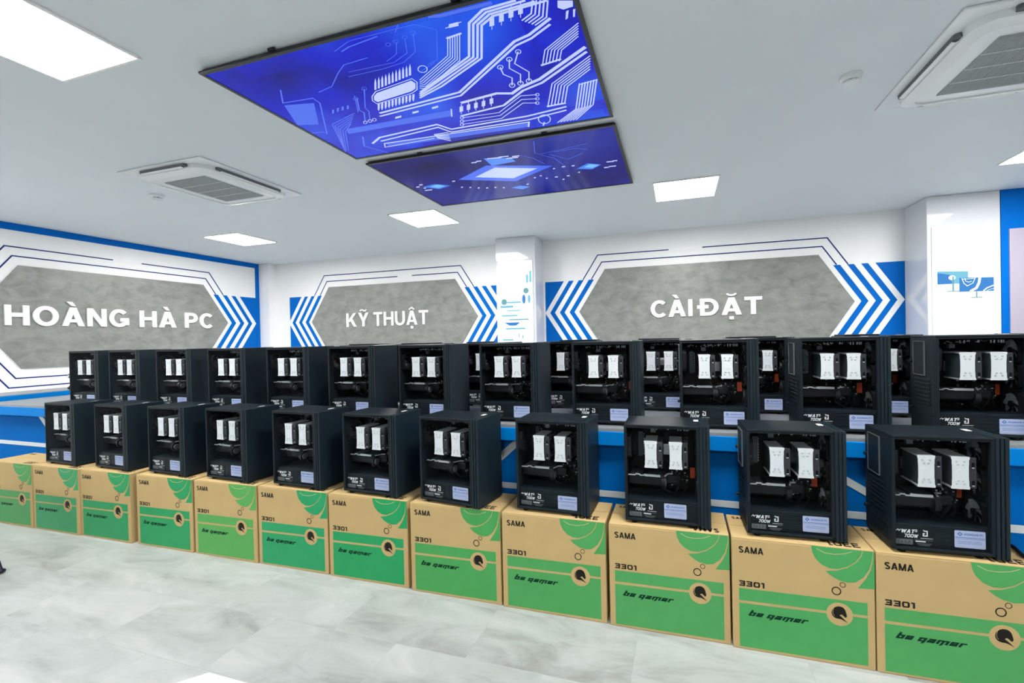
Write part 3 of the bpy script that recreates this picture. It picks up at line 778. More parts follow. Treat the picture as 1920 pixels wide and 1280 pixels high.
def wall_sign(fn, u0, u1, b0, b1, text, tu0, tu1, base, cap, gap, label, stroke=0.2, space=0.11, gap_inner=False):
    """u0, u1: hexagon corners along the wall; b0, b1: ends of the blue fields."""
    root = empty('wall_sign', fn((u0 + u1) / 2, ZB, 0))
    tag(root, label, 'wall sign', 'hexagonal wall signs')
    o = Vector(root.location)

    def F(u, v, d):
        return tuple(Vector(fn(u, v, d)) - o)
    tl, tr = u0 - 0.39, u1 + 0.39
    m = MB()
    m.prism([(tl, ZM), (u0, ZT), (u1, ZT), (tr, ZM), (u1, ZB), (u0, ZB)], 0.001, 0.016, CONCRETE, F)
    m.build('hexagon_panel', root)
    zc0, zc1 = ZM - 0.465, ZM + 0.465
    for sgn, tip, end in ((-1, tl, b0), (1, tr, b1)):
        def edge(z, d):
            return tip + sgn * (d - abs(z - ZM) * SL)
        m = MB()
        m.prism([(end, zc1), (edge(zc1, .075), zc1), (edge(ZM, .075), ZM), (edge(zc0, .075), zc0), (end, zc0)], 0.0008, 0.003, WALL_BLUE, F)
        m.build('blue_field', root)
        for d in (0.150, 0.300, 0.450):
            m = MB()
            zz0, zz1 = zc0 - .004, zc1 + .004
            m.prism([(edge(zz1, d), zz1), (edge(ZM, d), ZM), (edge(zz0, d), zz0), (edge(zz0, d + .075), zz0), (edge(ZM, d + .075), ZM), (edge(zz1, d + .075), zz1)], 0.0032, 0.007, SIGN_WHITE, F)
            m.build('chevron', root)
    for k, (dz, du) in enumerate(((0.105, 0.047), (0.21, 0.104))):
        for sg in (1, -1):
            zc = ZM + sg * (ZT - ZM + dz)
            ze = ZM + sg * 0.468
            ua, ub = u0 - du, u1 + du
            run = (ZT - ZM + dz - 0.468) * SL
            pts = [(ua - run, ze), (ua, zc), (ub, zc), (ub + run, ze)]
            w = 0.014
            if sg > 0 and k == (0 if gap_inner else 1):
                g0, g1 = gap
                for pp in (pts[:2] + [(g0, zc)], [(g1, zc)] + pts[2:]):
                    m = MB()
                    m.strip(pp, w, 0.0008, 0.003, LINE_BLUE, F)
                    m.build('outline', root)
                m = MB()
                m.strip([(g0, zc), (g1, zc)], w * 1.3, 0.0008, 0.006, SIGN_WHITE, F)
                m.build('outline_gap_bar', root)
            else:
                m = MB()
                m.strip(pts, w, 0.0008, 0.003, LINE_BLUE, F)
                m.build('outline', root)
    for word, a, c in zip(text.split('|'), tu0, tu1):
        ls, kx = word_letters(word, c - a, cap, stroke, space)
        for ps in ls:
            m = MB()
            draw_letter(m, ps, kx, cap, stroke, 0.016, 0.036, SIGN_WHITE, lambda u, v, d: F(a + u, base + v, d))
            m.build('letter', root)
    return root


wall_sign(left, 3.12, 5.19, 2.24, 6.106, 'HOÀNG|HÀ|PC', (2.99, 4.29, 4.887), (4.165, 4.765, 5.309), 1.475, 0.235, (4.02, 4.35), 'grey hexagonal sign reading HOÀNG HÀ PC on the left wall')
wall_sign(back, -5.914, -3.425, -6.807, -2.56, 'KỸ|THUẬT', (-5.534, -4.975), (-5.075, -3.916), 1.462, 0.235, (-4.5, -4.22), 'grey hexagonal sign reading KỸ THUẬT on the back wall left of the column', stroke=0.17, space=0.13, gap_inner=True)
wall_sign(back, -1.003, 1.715, -1.912, 2.636, 'CÀI|ĐẶT', (-0.367, 0.285), (0.19, 1.057), 1.452, 0.232, (-0.11, 0.33), 'grey hexagonal sign reading CÀI ĐẶT on the back wall between the columns')


# ------------------------------------------------------------------ lit posters on the columns
def poster(x0, x1, y, z0, z1, label):
    root = empty('poster_display', ((x0 + x1) / 2, y, z0))
    tag(root, label, 'lit poster', 'lit posters on the columns')
    o = Vector(root.location)

    def F(u, v, d):
        return (u - o.x, -d, v - o.z)
    m = MB()
    for a, c, e, f in ((x0 - .012, x1 + .012, z1, z1 + .012), (x0 - .012, x1 + .012, z0 - .012, z0), (x0 - .012, x0, z0, z1), (x1, x1 + .012, z0, z1)):
        m.box(a - o.x, c - o.x, -0.010, -0.0005, e - o.z, f - o.z, AC_WHITE, 0.003)
    m.build('display_frame', root)
    s = MB()
    s.box(x0 - o.x, x1 - o.x, -0.006, -0.001, z0 - o.z, z1 - o.z, POSTER_WHITE)
    return root, s, F


root, s, F = poster(2.69, 3.243, 5.84, 0.75, 2.305, 'bright lit poster of two blue monitors on the right column')
D0, D1 = 0.006, 0.007
s.prism([(2.727, 1.690), (3.0, 1.690), (3.0, 1.818), (2.727, 1.832)], D0, D1, POSTER_CYAN, F)
s.prism([(2.727, 1.690), (2.86, 1.690), (2.84, 1.79), (2.727, 1.815)], D1, D1 + .0005, POSTER_BLUE, F)
s.prism(disc(2.858, 1.757, 0.032, 20, 0.8), D1 + .0005, D1 + .001, POSTER_WHITE, F)
s.prism([(2.860, 1.61), (2.873, 1.61), (2.873, 1.77), (2.860, 1.77)], D1 + .001, D1 + .0015, POSTER_TEAL, F)
s.prism([(2.81, 1.607), (2.93, 1.607), (2.92, 1.615), (2.82, 1.615)], D1, D1 + .0005, POSTER_TEAL, F)
s.prism([(2.921, 1.600), (3.219, 1.597), (3.219, 1.742), (2.921, 1.750)], D1 + .002, D1 + .003, POSTER_BLUE, F)
for pts, w in (([(3.015, 1.600), (3.07, 1.635), (3.092, 1.69), (3.10, 1.745)], 0.024), ([(2.945, 1.745), (2.96, 1.69), (2.99, 1.66), (3.04, 1.69), (3.06, 1.745)], 0.007), ([(2.97, 1.745), (2.975, 1.715), (3.0, 1.70), (3.03, 1.71)], 0.006), ([(2.94, 1.735), (3.0, 1.735), (3.05, 1.738)], 0.005), ([(3.13, 1.602), (3.16, 1.63), (3.215, 1.655)], 0.012), ([(3.16, 1.602), (3.19, 1.615), (3.217, 1.622)], 0.005)):
    s.strip(pts, w, D1 + .003, D1 + .0036, POSTER_WHITE, F)
s.prism([(3.068, 1.535), (3.078, 1.535), (3.078, 1.597), (3.068, 1.597)], D0, D1, POSTER_TEAL, F)
s.prism([(3.015, 1.530), (3.13, 1.530), (3.115, 1.538), (3.03, 1.538)], D0, D1, POSTER_TEAL, F)
s.build('screen', root)

root, s, F = poster(-2.50, -1.985, 5.93, 0.75, 2.305, 'bright lit poster with pale cyan figures on the left column')
for cx, cy, w, h, m_ in ((-2.06, 2.05, .03, .12, POSTER_CYAN), (-2.01, 2.08, .03, .16, POSTER_CYAN), (-2.38, 1.66, .20, .03, POSTER_CYAN), (-2.30, 1.72, .28, .02, POSTER_CYAN), (-2.42, 1.73, .08, .08, POSTER_TEAL), (-2.27, 1.60, .2, .012, POSTER_CYAN), (-2.34, 1.53, .24, .02, POSTER_CYAN), (-2.2, 1.47, .3, .015, POSTER_TEAL), (-2.25, 1.34, .3, .02, POSTER_CYAN), (-2.37, 1.18, .16, .02, POSTER_CYAN), (-2.14, 1.22, .012, .05, POSTER_TEAL), (-2.2, 1.24, .01, .06, POSTER_TEAL)):
    s.prism(rrect(cx - w / 2, cx + w / 2, cy - h / 2, cy + h / 2, min(w, h) * .4), D0, D1, m_, F)
s.prism(disc(-2.115, 1.76, .025, 20, 2.6), D0, D1, POSTER_BLUE, F)
s.prism(disc(-2.035, 1.76, .02, 20, 3.0), D0, D1, POSTER_CYAN, F)
s.prism(disc(-2.08, 1.88, .04, 20), D0, D1, POSTER_TEAL, F)
s.prism([(-2.42, 1.43), (-2.18, 1.43), (-2.24, 1.385), (-2.34, 1.385)], D0, D1, POSTER_BLUE, F)
s.build('screen', root)


# ------------------------------------------------------------------ ceiling fittings
LIGHT_X = ((-5.80, 'far left'), (-2.88, 'left of centre'), (0.09, 'right of centre'), (3.05, 'far right'))
LIGHT_Y = (4.62, 1.245, -2.13)  # grid carried on out of view, unseen lights added to light the room


def make_lamp():
    root = empty('ceiling_light')
    m = MB()
    for a, c, e, f in ((-.305, .305, -.305, -.29), (-.305, .305, .29, .305), (-.305, -.29, -.29, .29), (.29, .305, -.29, .29)):
        m.box(a, c, e, f, -0.012, 0, LAMP_RIM, 0.002)
    m.build('rim', root)
    m = MB()
    m.box(-.29, .29, -.29, .29, -0.009, -0.001, LAMP)
    m.build('diffuser', root)
    return root


lamp0 = make_lamp()
LAMP_LABELS = {
    (0, 0): 'bright square ceiling light near the left wall, before the HOÀNG HÀ PC sign',
    (1, 0): 'bright square ceiling light in front of the KỸ THUẬT sign, below the smaller-looking screen',
    (2, 0): 'bright square ceiling light above the CÀI ĐẶT sign',
    (3, 0): 'bright square ceiling light cut by the right photo edge',
    (1, 1): 'large bright ceiling light in the top left photo corner',
    (0, 1): 'unseen square ceiling light beyond the left photo edge, over the left end of the boxes',
    (2, 1): 'unseen square ceiling light over the middle boxes, behind the circuit board screen',
    (3, 1): 'unseen square ceiling light beyond the right photo edge, over the end of the boxes',
    (0, 2): 'unseen square ceiling light behind the camera, nearest the left wall',
    (1, 2): 'unseen square ceiling light behind the camera, second from the left wall',
    (2, 2): 'unseen square ceiling light behind the camera, third from the left wall',
    (3, 2): 'unseen square ceiling light behind the camera, fourth from the left wall'}
first = True
for j, y in enumerate(LIGHT_Y):
    for i, (x, _) in enumerate(LIGHT_X):
        o = lamp0 if first else copy_tree(lamp0)
        first = False
        o.location = (x, y, Z_CEIL - .0005)
        tag(o, LAMP_LABELS[(i, j)], 'ceiling light', 'square ceiling lights')


def make_ac():
    root = empty('air_conditioner')
    m = MB()
    m.box(-.475, .475, -.475, .475, -0.014, 0, AC_WHITE, 0.005)
    m.build('cover_panel', root)
    m = MB()                                            # rounded ring around the raised centre
    out = rrect(-.395, .395, -.42, .42, .10, 8)
    inn = rrect(-.33, .33, -.355, .355, .07, 8)
    n = len(out)
    vs_ = [(x, y, -0.014) for x, y in out] + [(x * .985, y * .985, -0.045) for x, y in out] + [(x, y, -0.060) for x, y in inn] + [(x, y, -0.030) for x, y in inn]
    fs = []
    for k in range(3):
        fs += [(k * n + i, k * n + (i + 1) % n, (k + 1) * n + (i + 1) % n, (k + 1) * n + i) for i in range(n)]
    m.add(vs_, fs, AC_WHITE)
    m.build('rim', root, smooth=35)
    m = MB()
    m.prism(rrect(-.332, .332, -.357, .357, .07, 8), -0.030, -0.052, AC_WHITE, lambda u, v, d: (u, v, d))
    m.build('centre_panel', root, smooth=35)
    g = MB()
    g.box(-.235, .235, -.27, .27, -0.057, -0.050, AC_GRILLE)
    for k in range(45):
        x = -.23 + .46 * k / 44
        g.box(x - .0022, x + .0022, -.268, .268, -0.060, -0.057, AC_GRILLE)
    for k in range(1, 4):
        y = -.27 + .54 * k / 4
        g.box(-.235, .235, y - .002, y + .002, -0.061, -0.0565, AC_WHITE)
    g.build('intake_grille', root)
    for k in range(4):
        c, s_ = round(math.cos(k * PI / 2)), round(math.sin(k * PI / 2))
        h = .30 if k % 2 == 0 else .26
        e = .412 if k % 2 == 0 else .437

        def R(x, y, z):
            return (c * x - s_ * y, s_ * x + c * y, z)
        d = MB()
        d.prism(rrect(e - .030, e + .012, -h, h, .020, 6), -0.0142, -0.034, AC_DARK, lambda u, v, q: R(u, v, q))
        d.build('air_slot', root)
        v_ = MB()
        pts = [(e - .020, -.040), (e - .004, -.046), (e + .012, -.041), (e + .012, -.038), (e - .004, -.042), (e - .020, -.036)]
        v_.prism(pts, -h + .03, h - .03, AC_WHITE, lambda u, w, q: R(u, q, w))
        v_.build('louvre', root)
    m = MB()
    m.box(-.262, -.236, -.44, -.425, -0.0155, -0.0138, AC_DARK)
    m.build('indicator', root)
    return root


ac = make_ac()
ac.location = (1.745, 2.945, Z_CEIL - .0005)
tag(ac, 'white ceiling air conditioner with grey grille in the top right corner', 'air conditioner', 'ceiling air conditioners')
o = copy_tree(ac)
o.location = (-3.985, 2.955, Z_CEIL - .0005)
tag(o, 'white ceiling air conditioner with grey grille left of the screens', 'air conditioner', 'ceiling air conditioners')


def make_detector():
    root = empty('smoke_detector')
    m = MB()
    m.cyl((0, 0, 0), (0, 0, -.014), .054, .054, AC_WHITE, 32)
    m.cyl((0, 0, -.014), (0, 0, -.030), .052, .044, AC_WHITE, 32)
    m.build('base', root, smooth=30)
    m = MB()
    m.cyl((0, 0, -.030), (0, 0, -.036), .034, .034, AC_DARK, 28)
    m.build('vent_ring', root, smooth=30)
    m = MB()
    m.cyl((0, 0, -.036), (0, 0, -.046), .042, .034, AC_WHITE, 28)
    for k in range(8):
        t = 2 * PI * k / 8
        x, y = .036 * math.cos(t), .036 * math.sin(t)
        m.box(x - .004, x + .004, y - .004, y + .004, -.037, -.029, AC_WHITE)
    m.build('cap', root, smooth=30)
    return root


sd = make_detector()
sd.location = (0.972, 2.925, Z_CEIL - .0005)
tag(sd, 'round white smoke detector on the ceiling beside the right air conditioner', 'smoke detector', 'smoke detectors')
o = copy_tree(sd)
o.location = (-4.80, 2.985, Z_CEIL - .0005)
tag(o, 'small white smoke detector on the ceiling beside the left air conditioner', 'smoke detector', 'smoke detectors')


TVK = 1.435 / 1.40


def television(x0, x1, y0, y1, zf, smat, traces, shapes, mats, label):
    root = empty('television', (x0, y0, zf))
    tag(root, label, 'television', 'ceiling televisions')
    w, h = x1 - x0, y1 - y0

    def F(u, v, d):
        return (u, v, -d)
    m = MB()
    bz = .022
    for a, c, e, f in ((0, w, 0, bz), (0, w, h - bz, h), (0, bz, bz, h - bz), (w - bz, w, bz, h - bz)):
        m.box(a, c, e, f, -0.003, 0.010, FRAME_BLACK, 0.002)
    m.build('frame', root)
    m = MB()
    m.box(.012, w - .012, .012, h - .012, 0.006, Z_CEIL - zf - .0006, FRAME_BLACK, 0.004)
    m.build('back_cover', root)
    m = MB()
    m.box(bz, w - bz, bz, h - bz, 0.0, 0.005, smat)
    k = 0

    def clip(p):
        return (min(max(p[0] * TVK, bz + .002), w - bz - .002), min(max(p[1] * TVK, bz + .002), h - bz - .002))
    for c, pts in shapes:
        k += 1
        if c == 2:
            m.prism([clip(p) for p in pts], 0.0004 + k * 2e-6, 0.0007 + k * 2e-6, mats[c], F)
    for c, wd, pts in traces:
        k += 1
        q = []
        for p in pts:
            p = clip(p)
            if not q or abs(p[0] - q[-1][0]) + abs(p[1] - q[-1][1]) > .002:
                q.append(p)
        if len(q) > 1:
            m.strip(q, TVK * wd * (.8 if c else 1), 0.0004 + k * 4e-6, 0.0008 + k * 4e-6, mats[c], F)
    for c, pts in shapes:
        k += 1
        if c != 2:
            m.prism([clip(p) for p in pts], 0.0004 + k * 4e-6, 0.0008 + k * 4e-6, mats[c], F)
    m.build('screen', root)
    for u in (.25, .75):
        m = MB()
        m.box(w * u - .02, w * u + .02, -.012, -.0005, 0.010, 0.022, FRAME_BLACK, .002)
        m.build('mounting_clip', root)
    return root


TM = [TRACE_WHITE, TRACE_BLUE, TRACE_PATCH, TRACE_CYAN, TRACE_PALE]
television(-2.404, -0.382, 1.702, 2.889, 2.635, SCREEN_WIDE, TRACES_WIDE, SHAPES_WIDE, TM, 'ceiling television showing a blue circuit board with white traces')
television(-2.404, -0.382, 2.993, 4.197, 2.635, SCREEN_CHIP, TRACES_CHIP, SHAPES_CHIP, TM, 'ceiling television showing a glowing chip on dark blue')


# ------------------------------------------------------------------ desk
DESK_Z, DESK_Y0, DESK_Y1, DESK_X0, DESK_X1 = 0.765, 2.06, 2.84, -5.84, 2.4
root = empty('desk', (-1.7, DESK_Y0, 0))
tag(root, 'long blue desk with grey top and white stripes behind the boxes', 'desk')
o = Vector(root.location)


def dbox(m, x0, x1, y0, y1, z0, z1, mt, bev=0.0):
    m.box(x0 - o.x, x1 - o.x, y0 - o.y, y1 - o.y, z0, z1, mt, bev)


m = MB()
dbox(m, DESK_X0, DESK_X1, DESK_Y0 + .004, DESK_Y1, DESK_Z - .025, DESK_Z, DESK_GREY, .002)
m.build('desktop', root)
m = MB()
dbox(m, DESK_X0, DESK_X1, DESK_Y0, DESK_Y0 + .022, DESK_Z - .082, DESK_Z - .016, DESK_BLUE, .003)
m.build('edge_band', root)
m = MB()
dbox(m, DESK_X0 + .03, DESK_X1 - .03, DESK_Y0 + .045, DESK_Y0 + .065, 0.02, DESK_Z - .026, DESK_PANEL)
m.build('front_panel', root)
yf = DESK_Y0 + .0448


def dstripe(pts, w, dep):
    m = MB()
    m.strip(pts, w, 0.0, dep, STRIPE_WHITE, lambda u, v, d: (u - o.x, yf - d - o.y, v))
    m.build('stripe', root)


dstripe([(-5.8, .458), (2.36, .428)], .030, .002)
dstripe([(-4.80, .735), (-4.50, .455)], .034, .0026)
dstripe([(-1.10, .405), (-.72, .742)], .036, .0026)
dstripe([(.45, .70), (.90, .435)], .030, .0026)
for x in (DESK_X0 + .02, -1.7, DESK_X1 - .045):
    m = MB()
    dbox(m, x, x + .025, DESK_Y0 + .066, DESK_Y1 - .03, 0.0, DESK_Z - .026, DESK_PANEL)
    m.build('side_panel', root)
# raised shelf on the desk's left end
root = empty('desk_riser', (-5.62, 2.1, DESK_Z))
tag(root, 'low grey riser shelf with blue edge on the left end of the desk', 'shelf')
m = MB()
m.box(-.215, .195, 0, .70, .016, .046, DESK_GREY, .002)
m.build('shelf_top', root)
m = MB()
m.box(.186, .20, 0, .70, .0, .040, DESK_BLUE, .002)
m.build('edge_band', root)
m = MB()
m.box(-.215, .185, .01, .69, .0, .016, DESK_PANEL)
m.build('base_board', root)
# white side table beyond it, with a grey stylus lying on top
root = empty('side_table', (-6.25, 2.05, 0))
tag(root, 'white side table with rounded corner beyond the left end of the desk', 'table')
m = MB()
m.prism(rrect(-.40, .395, -.60, .42, .05), .785, .812, TABLE_WHITE, lambda u, v, d: (u, v, d))
m.build('tabletop', root, smooth=30)
for sx in (-.33, .33):
    for sy in (-.53, .35):
        m = MB()
        m.box(sx - .02, sx + .02, sy - .02, sy + .02, 0, .785, TABLE_WHITE, .003)
        m.build('leg', root)
root = empty('stylus', (-5.93, 2.20, .812))
root.rotation_euler = (0, 0, math.radians(18))
tag(root, 'grey stylus with dark tip lying on the white side table', 'stylus')
m = MB()
m.cyl((-.02, -.16, .010), (0, .12, .010), .008, .010, AC_DARK, 12)
m.build('barrel', root, smooth=40)
m = MB()
m.cyl((0, .12, .010), (.004, .17, .010), .0115, .0105, RUBBER, 12)
m.build('tip', root, smooth=40)


# ------------------------------------------------------------------ computer case (origin: front left bottom corner of the glass side)
CL, CW, CH = 0.334, 0.205, 0.410
BX = 0.297                               # where the front bezel begins


def fan_mesh(m, c, ax, r, t, blades=7, ring_m=FAN_BLACK, blade_m=FAN_BLADE, square=True):
    """Fan of radius r centred at c; ax = 'x' or 'y' is its axis."""
    def P(a, bq, d):
        return (c[0] + d, c[1] + a, c[2] + bq) if ax == 'x' else (c[0] + a, c[1] + d, c[2] + bq)
    n = 28
    vs_, fs = [], []
    outer = []
    for i in range(n):
        th = 2 * PI * i / n
        ca, sa = math.cos(th), math.sin(th)
        if square:
            k = min(1 / max(abs(ca), 1e-6), 1 / max(abs(sa), 1e-6)) * r * 1.06
            k = min(k, r * 1.32)
        else:
            k = r * 1.1
        outer.append((k * ca, k * sa))
    for d in (-t / 2, t / 2):
        for i in range(n):
            th = 2 * PI * i / n
            vs_.append(P(outer[i][0], outer[i][1], d))
        for i in range(n):
            th = 2 * PI * i / n
            vs_.append(P(r * math.cos(th), r * math.sin(th), d))
    for i in range(n):
        j = (i + 1) % n
        fs += [(i, j, n + j, n + i), (2 * n + i, 3 * n + i, 3 * n + j, 2 * n + j), (i, 2 * n + i, 2 * n + j, j), (n + i, n + j, 3 * n + j, 3 * n + i)]
    m.add(vs_, fs, ring_m)
    hub = [(r * .30 * math.cos(2 * PI * i / 18), r * .30 * math.sin(2 * PI * i / 18)) for i in range(18)]
    m.prism(hub, -t * .45, t * .45, ring_m, P)
    for k in range(blades):
        vs_, fs = [], []
        for q in range(5):
            rr = r * (.28 + .68 * q / 4)
            lean = .35 * q / 4
            for s_ in range(4):
                th = 2 * PI * k / blades + lean + (s_ / 3 - .5) * .72
                vs_.append(P(rr * math.cos(th), rr * math.sin(th), (s_ / 3 - .5) * t * .62))
        for q in range(4):
            for s_ in range(3):
                a = q * 4 + s_
                fs.append((a, a + 1, a + 5, a + 4))
        m.add(vs_, fs, blade_m)


def plate_outline(x0, x1, z0, z1):
    c = .006
    e = .0022
    return [(x0 - e, z1), (x1 + e, z1), (x1 + e, z1 - c), (x1, z1 - c * 2), (x1, z1 - .026), (x1 - e * .4, z1 - .032), (x1 - e * .4, z0 + .032), (x1, z0 + .026), (x1, z0 + c * 2), (x1 + e, z0 + c), (x1 + e, z0), (x0 - e, z0), (x0 - e, z0 + c), (x0, z0 + c * 2), (x0, z0 + .026), (x0 + e * .4, z0 + .032), (x0 + e * .4, z1 - .032), (x0, z1 - .026), (x0, z1 - c * 2), (x0 - e, z1 - c)]


def make_case():
    root = empty('computer_case')
    S = CASE_BLACK
    m = MB()                                                        # steel body with the frame round the glass
    m.box(0, BX, 0, CW, CH - .008, CH, S, .0025)                    # top
    m.box(0, BX, .002, CW, .012, .018, S, .001)                     # bottom
    m.box(.001, BX, CW - .006, CW, .018, CH - .008, S)              # far side panel
    m.box(0, .011, 0, .014, .014, CH - .008, S, .002)               # frame posts
    m.box(BX - .012, BX, 0, .014, .014, CH - .008, S, .002)
    m.box(0, BX, 0, .014, .012, .022, S, .002)
    m.box(.011, BX - .012, .002, .012, CH - .014, CH - .008, S)
    m.box(.006, BX - .004, .165, .168, .10, CH - .010, CASE_INSIDE)   # motherboard tray
    m.build('chassis', root)
    m = MB()                                                        # rear: frame, expansion slots, port cover, vent
    y0, y1 = .014, CW - .006
    m.box(0, .004, y0, y1, .018, CH - .008, S)
    m.box(-.003, .0005, .085, .170, .245, .385, S, .001)
    for a, c, e, f in ((.082, .173, .385, .387), (.082, .173, .243, .245), (.082, .084, .245, .385), (.171, .173, .245, .385)):
        m.box(-.005, .0005, a, c, e, f, CHIP_GREY)
    for k in range(7):
        z = .120 + k * .0165
        m.box(-.003, .0005, .045, .165, z, z + .0105, S, .001)
    for k in range(6):
        z = .03 + k * .010
        m.box(-.002, .0005, .03, .17, z, z + .005, S)
    m.build('rear_panel', root)
    for zz in (.10, .30):
        t = MB()
        t.cyl((-.0005, .185, zz), (-.012, .185, zz), .006, .006, CASE_BLACK, 14)
        t.build('thumbscrew', root, smooth=40)
    m = MB()                                                        # front bezel with two moulded grooves
    m.box(BX + .0005, BX + .010, -.002, CW + .001, .006, CH + .002, BEZEL_BLACK, .002)
    m.box(BX + .010, BX + .014, .003, CW - .002, .008, CH, BEZEL_BLACK)
    m.box(BX + .014, BX + .022, -.002, CW + .001, .006, CH + .002, BEZEL_BLACK, .002)
    m.box(BX + .022, BX + .026, .003, CW - .002, .008, CH, BEZEL_BLACK)
    m.box(BX + .026, CL + .001, -.002, CW + .001, .006, CH + .002, BEZEL_BLACK, .003)
    m.build('front_bezel', root)
    for fx in (.035, .26):
        for fy in (.022, .180):
            f = MB()
            f.cyl((fx, fy, 0), (fx, fy, .013), .012, .014, RUBBER, 16)
            f.build('foot', root, smooth=40)
    m = MB()
    m.box(.0115, BX - .0125, .0035, .0065, .0225, CH - .0145, GLASS)
    m.build('glass_panel', root)
    m = MB()
    m.box(.279, .300, .112, .146, CH + .0002, CH + .0012, STICKER)
    m.build('top_sticker', root)
    # power supply shroud with its printed plate
    m = MB()
    m.box(.006, BX - .003, .0145, .164, .020, .099, CASE_BLACK, .002)
    for z in (.088, .0745, .061, .0475, .034):
        m.box(.135, BX - .014, .0130, .0146, z, z + .0022, CASE_BLACK, .0006)
    sh = m.build('power_shroud', root)
    m = MB()
    m.prism(rrect(.0125, .131, .0235, .0865, .004), .0132, .0147, FAN_BLACK, lambda u, v, d: (u, d, v))

    def T(u, v, d):
        return (u, .0131 - d, v)
    for s_, x, w, z, cap, t in (('WAT', .030, .040, .0675, .0125, .24), ('700W', .040, .040, .0520, .0120, .22)):
        draw_word(m, s_, w, cap, t, 0, .0002, TEXT_WHITE, lambda u, v, d: T(x + u, z + v, d), .12, .25)
    m.strip([(.074, .0405), (.104, .0405)], .0038, 0, .0002, TEXT_WHITE, T)
    m.strip([(.016, .0735), (.022, .0790), (.025, .0735), (.031, .0790)], .0022, 0, .0002, TEXT_WHITE, T)
    m.strip([(.072, .0735), (.078, .0735), (.078, .0795), (.072, .0795)], .0022, 0, .0002, TEXT_WHITE, T)
    m.strip([(.0985, .0775), (.1085, .0775), (.1085, .0610), (.0970, .0610), (.0970, .0685), (.1020, .0685)], .0034, 0, .0002, TEXT_WHITE, T)
    m.prism(rrect(.0965, .0995, .0785, .0815, .0006, 2), 0, .0002, TEXT_WHITE, T)
    m.strip([(.089, .0520), (.125, .0520)], .0012, 0, .0002, TEXT_WHITE, T)
    m.prism([(.016, .0275), (.066, .0275), (.066, .0455), (.016, .0455)], 0, .0002, TEXT_GREY, T)
    for a, c, z in ((.021, .027, .043), (.031, .036, .040), (.043, .046, .043), (.052, .060, .041)):
        m.strip([(a, .030), ((a + c) / 2, z), (c, .031)], .0012, .0002, .0003, FAN_BLACK, T)
    for z, a, c in ((.0455, .072, .124), (.0335, .078, .122), (.0300, .080, .118), (.0265, .084, .115)):
        m.strip([(a, z), (c, z)], .0016, 0, .0002, TEXT_GREY, T)
    m.build('printed_plate', sh)
    # shop label: its own offset differs from case to case
    m = MB()
    m.prism(rrect(0, .087, 0, .0585, .004), 0, .0008, LABEL_PAPER, lambda u, v, d: (u, -d, v))

    def Q(u, v, d):
        return (u, -.0008 - d, v)
    m.prism([(.007, .0465), (.015, .0535), (.023, .0465), (.015, .0395)], 0, .0002, LABEL_BLUE, Q)
    m.prism([(.0115, .0465), (.015, .0497), (.0185, .0465), (.015, .0433)], .0002, .0003, LABEL_PAPER, Q)
    draw_word(m, 'HOANGHA PC', .054, .0068, .2, 0, .0002, LABEL_BLUE, lambda u, v, d: Q(.027 + u, .0432 + v, d))
    for z, w in ((.0350, .0018), (.0305, .0010)):
        m.strip([(.001, z), (.086, z)], w, 0, .0002, LABEL_BLUE, Q)
    for z in (.0225, .0185, .0145):
        m.strip([(.008, z), (.076, z)], .0009, 0, .0001, LABEL_BLUE, Q)
    lb = m.build('shop_label', root, (.187, .0128, .031))
    # motherboard with its slots, memory, headers and painted glints
    m = MB()
    m.box(.012, .255, .158, .164, .105, .385, BOARD)
    m.box(.020, .040, .135, .158, .25, .375, FAN_BLACK, .003)       # port shield
    m.box(.045, .066, .138, .158, .245, .355, FIN, .002)            # regulator heatsink
    for k in range(9):
        z = .250 + k * .011
        m.box(.068, .0715, .150, .1575, z, z + .006, DOT_LIGHT)
    m.box(.09, .19, .140, .158, .355, .372, CASE_INSIDE, .003)
    m.box(.100, .122, .120, .140, .3545, .3725, CHIP_GREY, .002)
    for k in range(22):  # pale bits along the board top imitate specular sparkle
        x = .03 + random.uniform(0, .215)
        m.box(x, x + .004, .150, .1575, .374 + (k % 3) * .003, .379 + (k % 3) * .003, DOT_LIGHT)
    for k in range(46):
        x, z = random.uniform(.135, .252), random.uniform(.112, .226)
        s_ = random.uniform(.002, .0055)
        m.box(x, x + s_, .147, .1575, z, z + s_, DOT_LIGHT if k % 3 else CHIP_GREY)
    m.box(.165, .225, .146, .158, .130, .180, CASE_INSIDE, .004)
    for k in range(3):
        m.box(.05, .17, .150, .158, .115 + k * .028, .121 + k * .028, CHIP_GREY if k == 2 else FAN_BLACK)
    m.box(.172, .252, .116, .158, .116, .206, BOARD, .002)          # added dark board with pale bits imitating glints
    for k in range(30):
        x, z = random.uniform(.174, .248), random.uniform(.119, .203)
        s_ = random.uniform(.0018, .0045)
        m.box(x, x + s_ * random.uniform(.8, 1.8), .1135, .1162, z, z + s_, DOT_LIGHT if k % 4 else CHIP_GREY)
    m.box(.10, .262, .075, .100, .384, .396, BOARD, .002)           # added dark bar under the top, its pale bits imitate glints
    for k in range(16):
        x = random.uniform(.11, .255)
        m.box(x, x + random.uniform(.002, .005), .0725, .0752, .3745 + random.uniform(0, .010), .388, DOT_LIGHT)
    mb = m.build('motherboard', root)
    for k in range(2):
        r_ = MB()
        x = .242 + k * .008
        r_.box(x, x + .0035, .118, .157, .225, .355, FAN_BLACK, .001)
        for q in range(9):
            z = .235 + q * .0125
            r_.box(x - .0004, x + .0039, .116, .1185, z, z + .0055, CHIP_GREY)
        r_.build('memory_stick', mb)
    # processor cooler: two finned towers with white end plates, each with a slim fan
    cb = MB()
    cb.box(.095, .230, .142, .157, .255, .300, SILVER, .003)
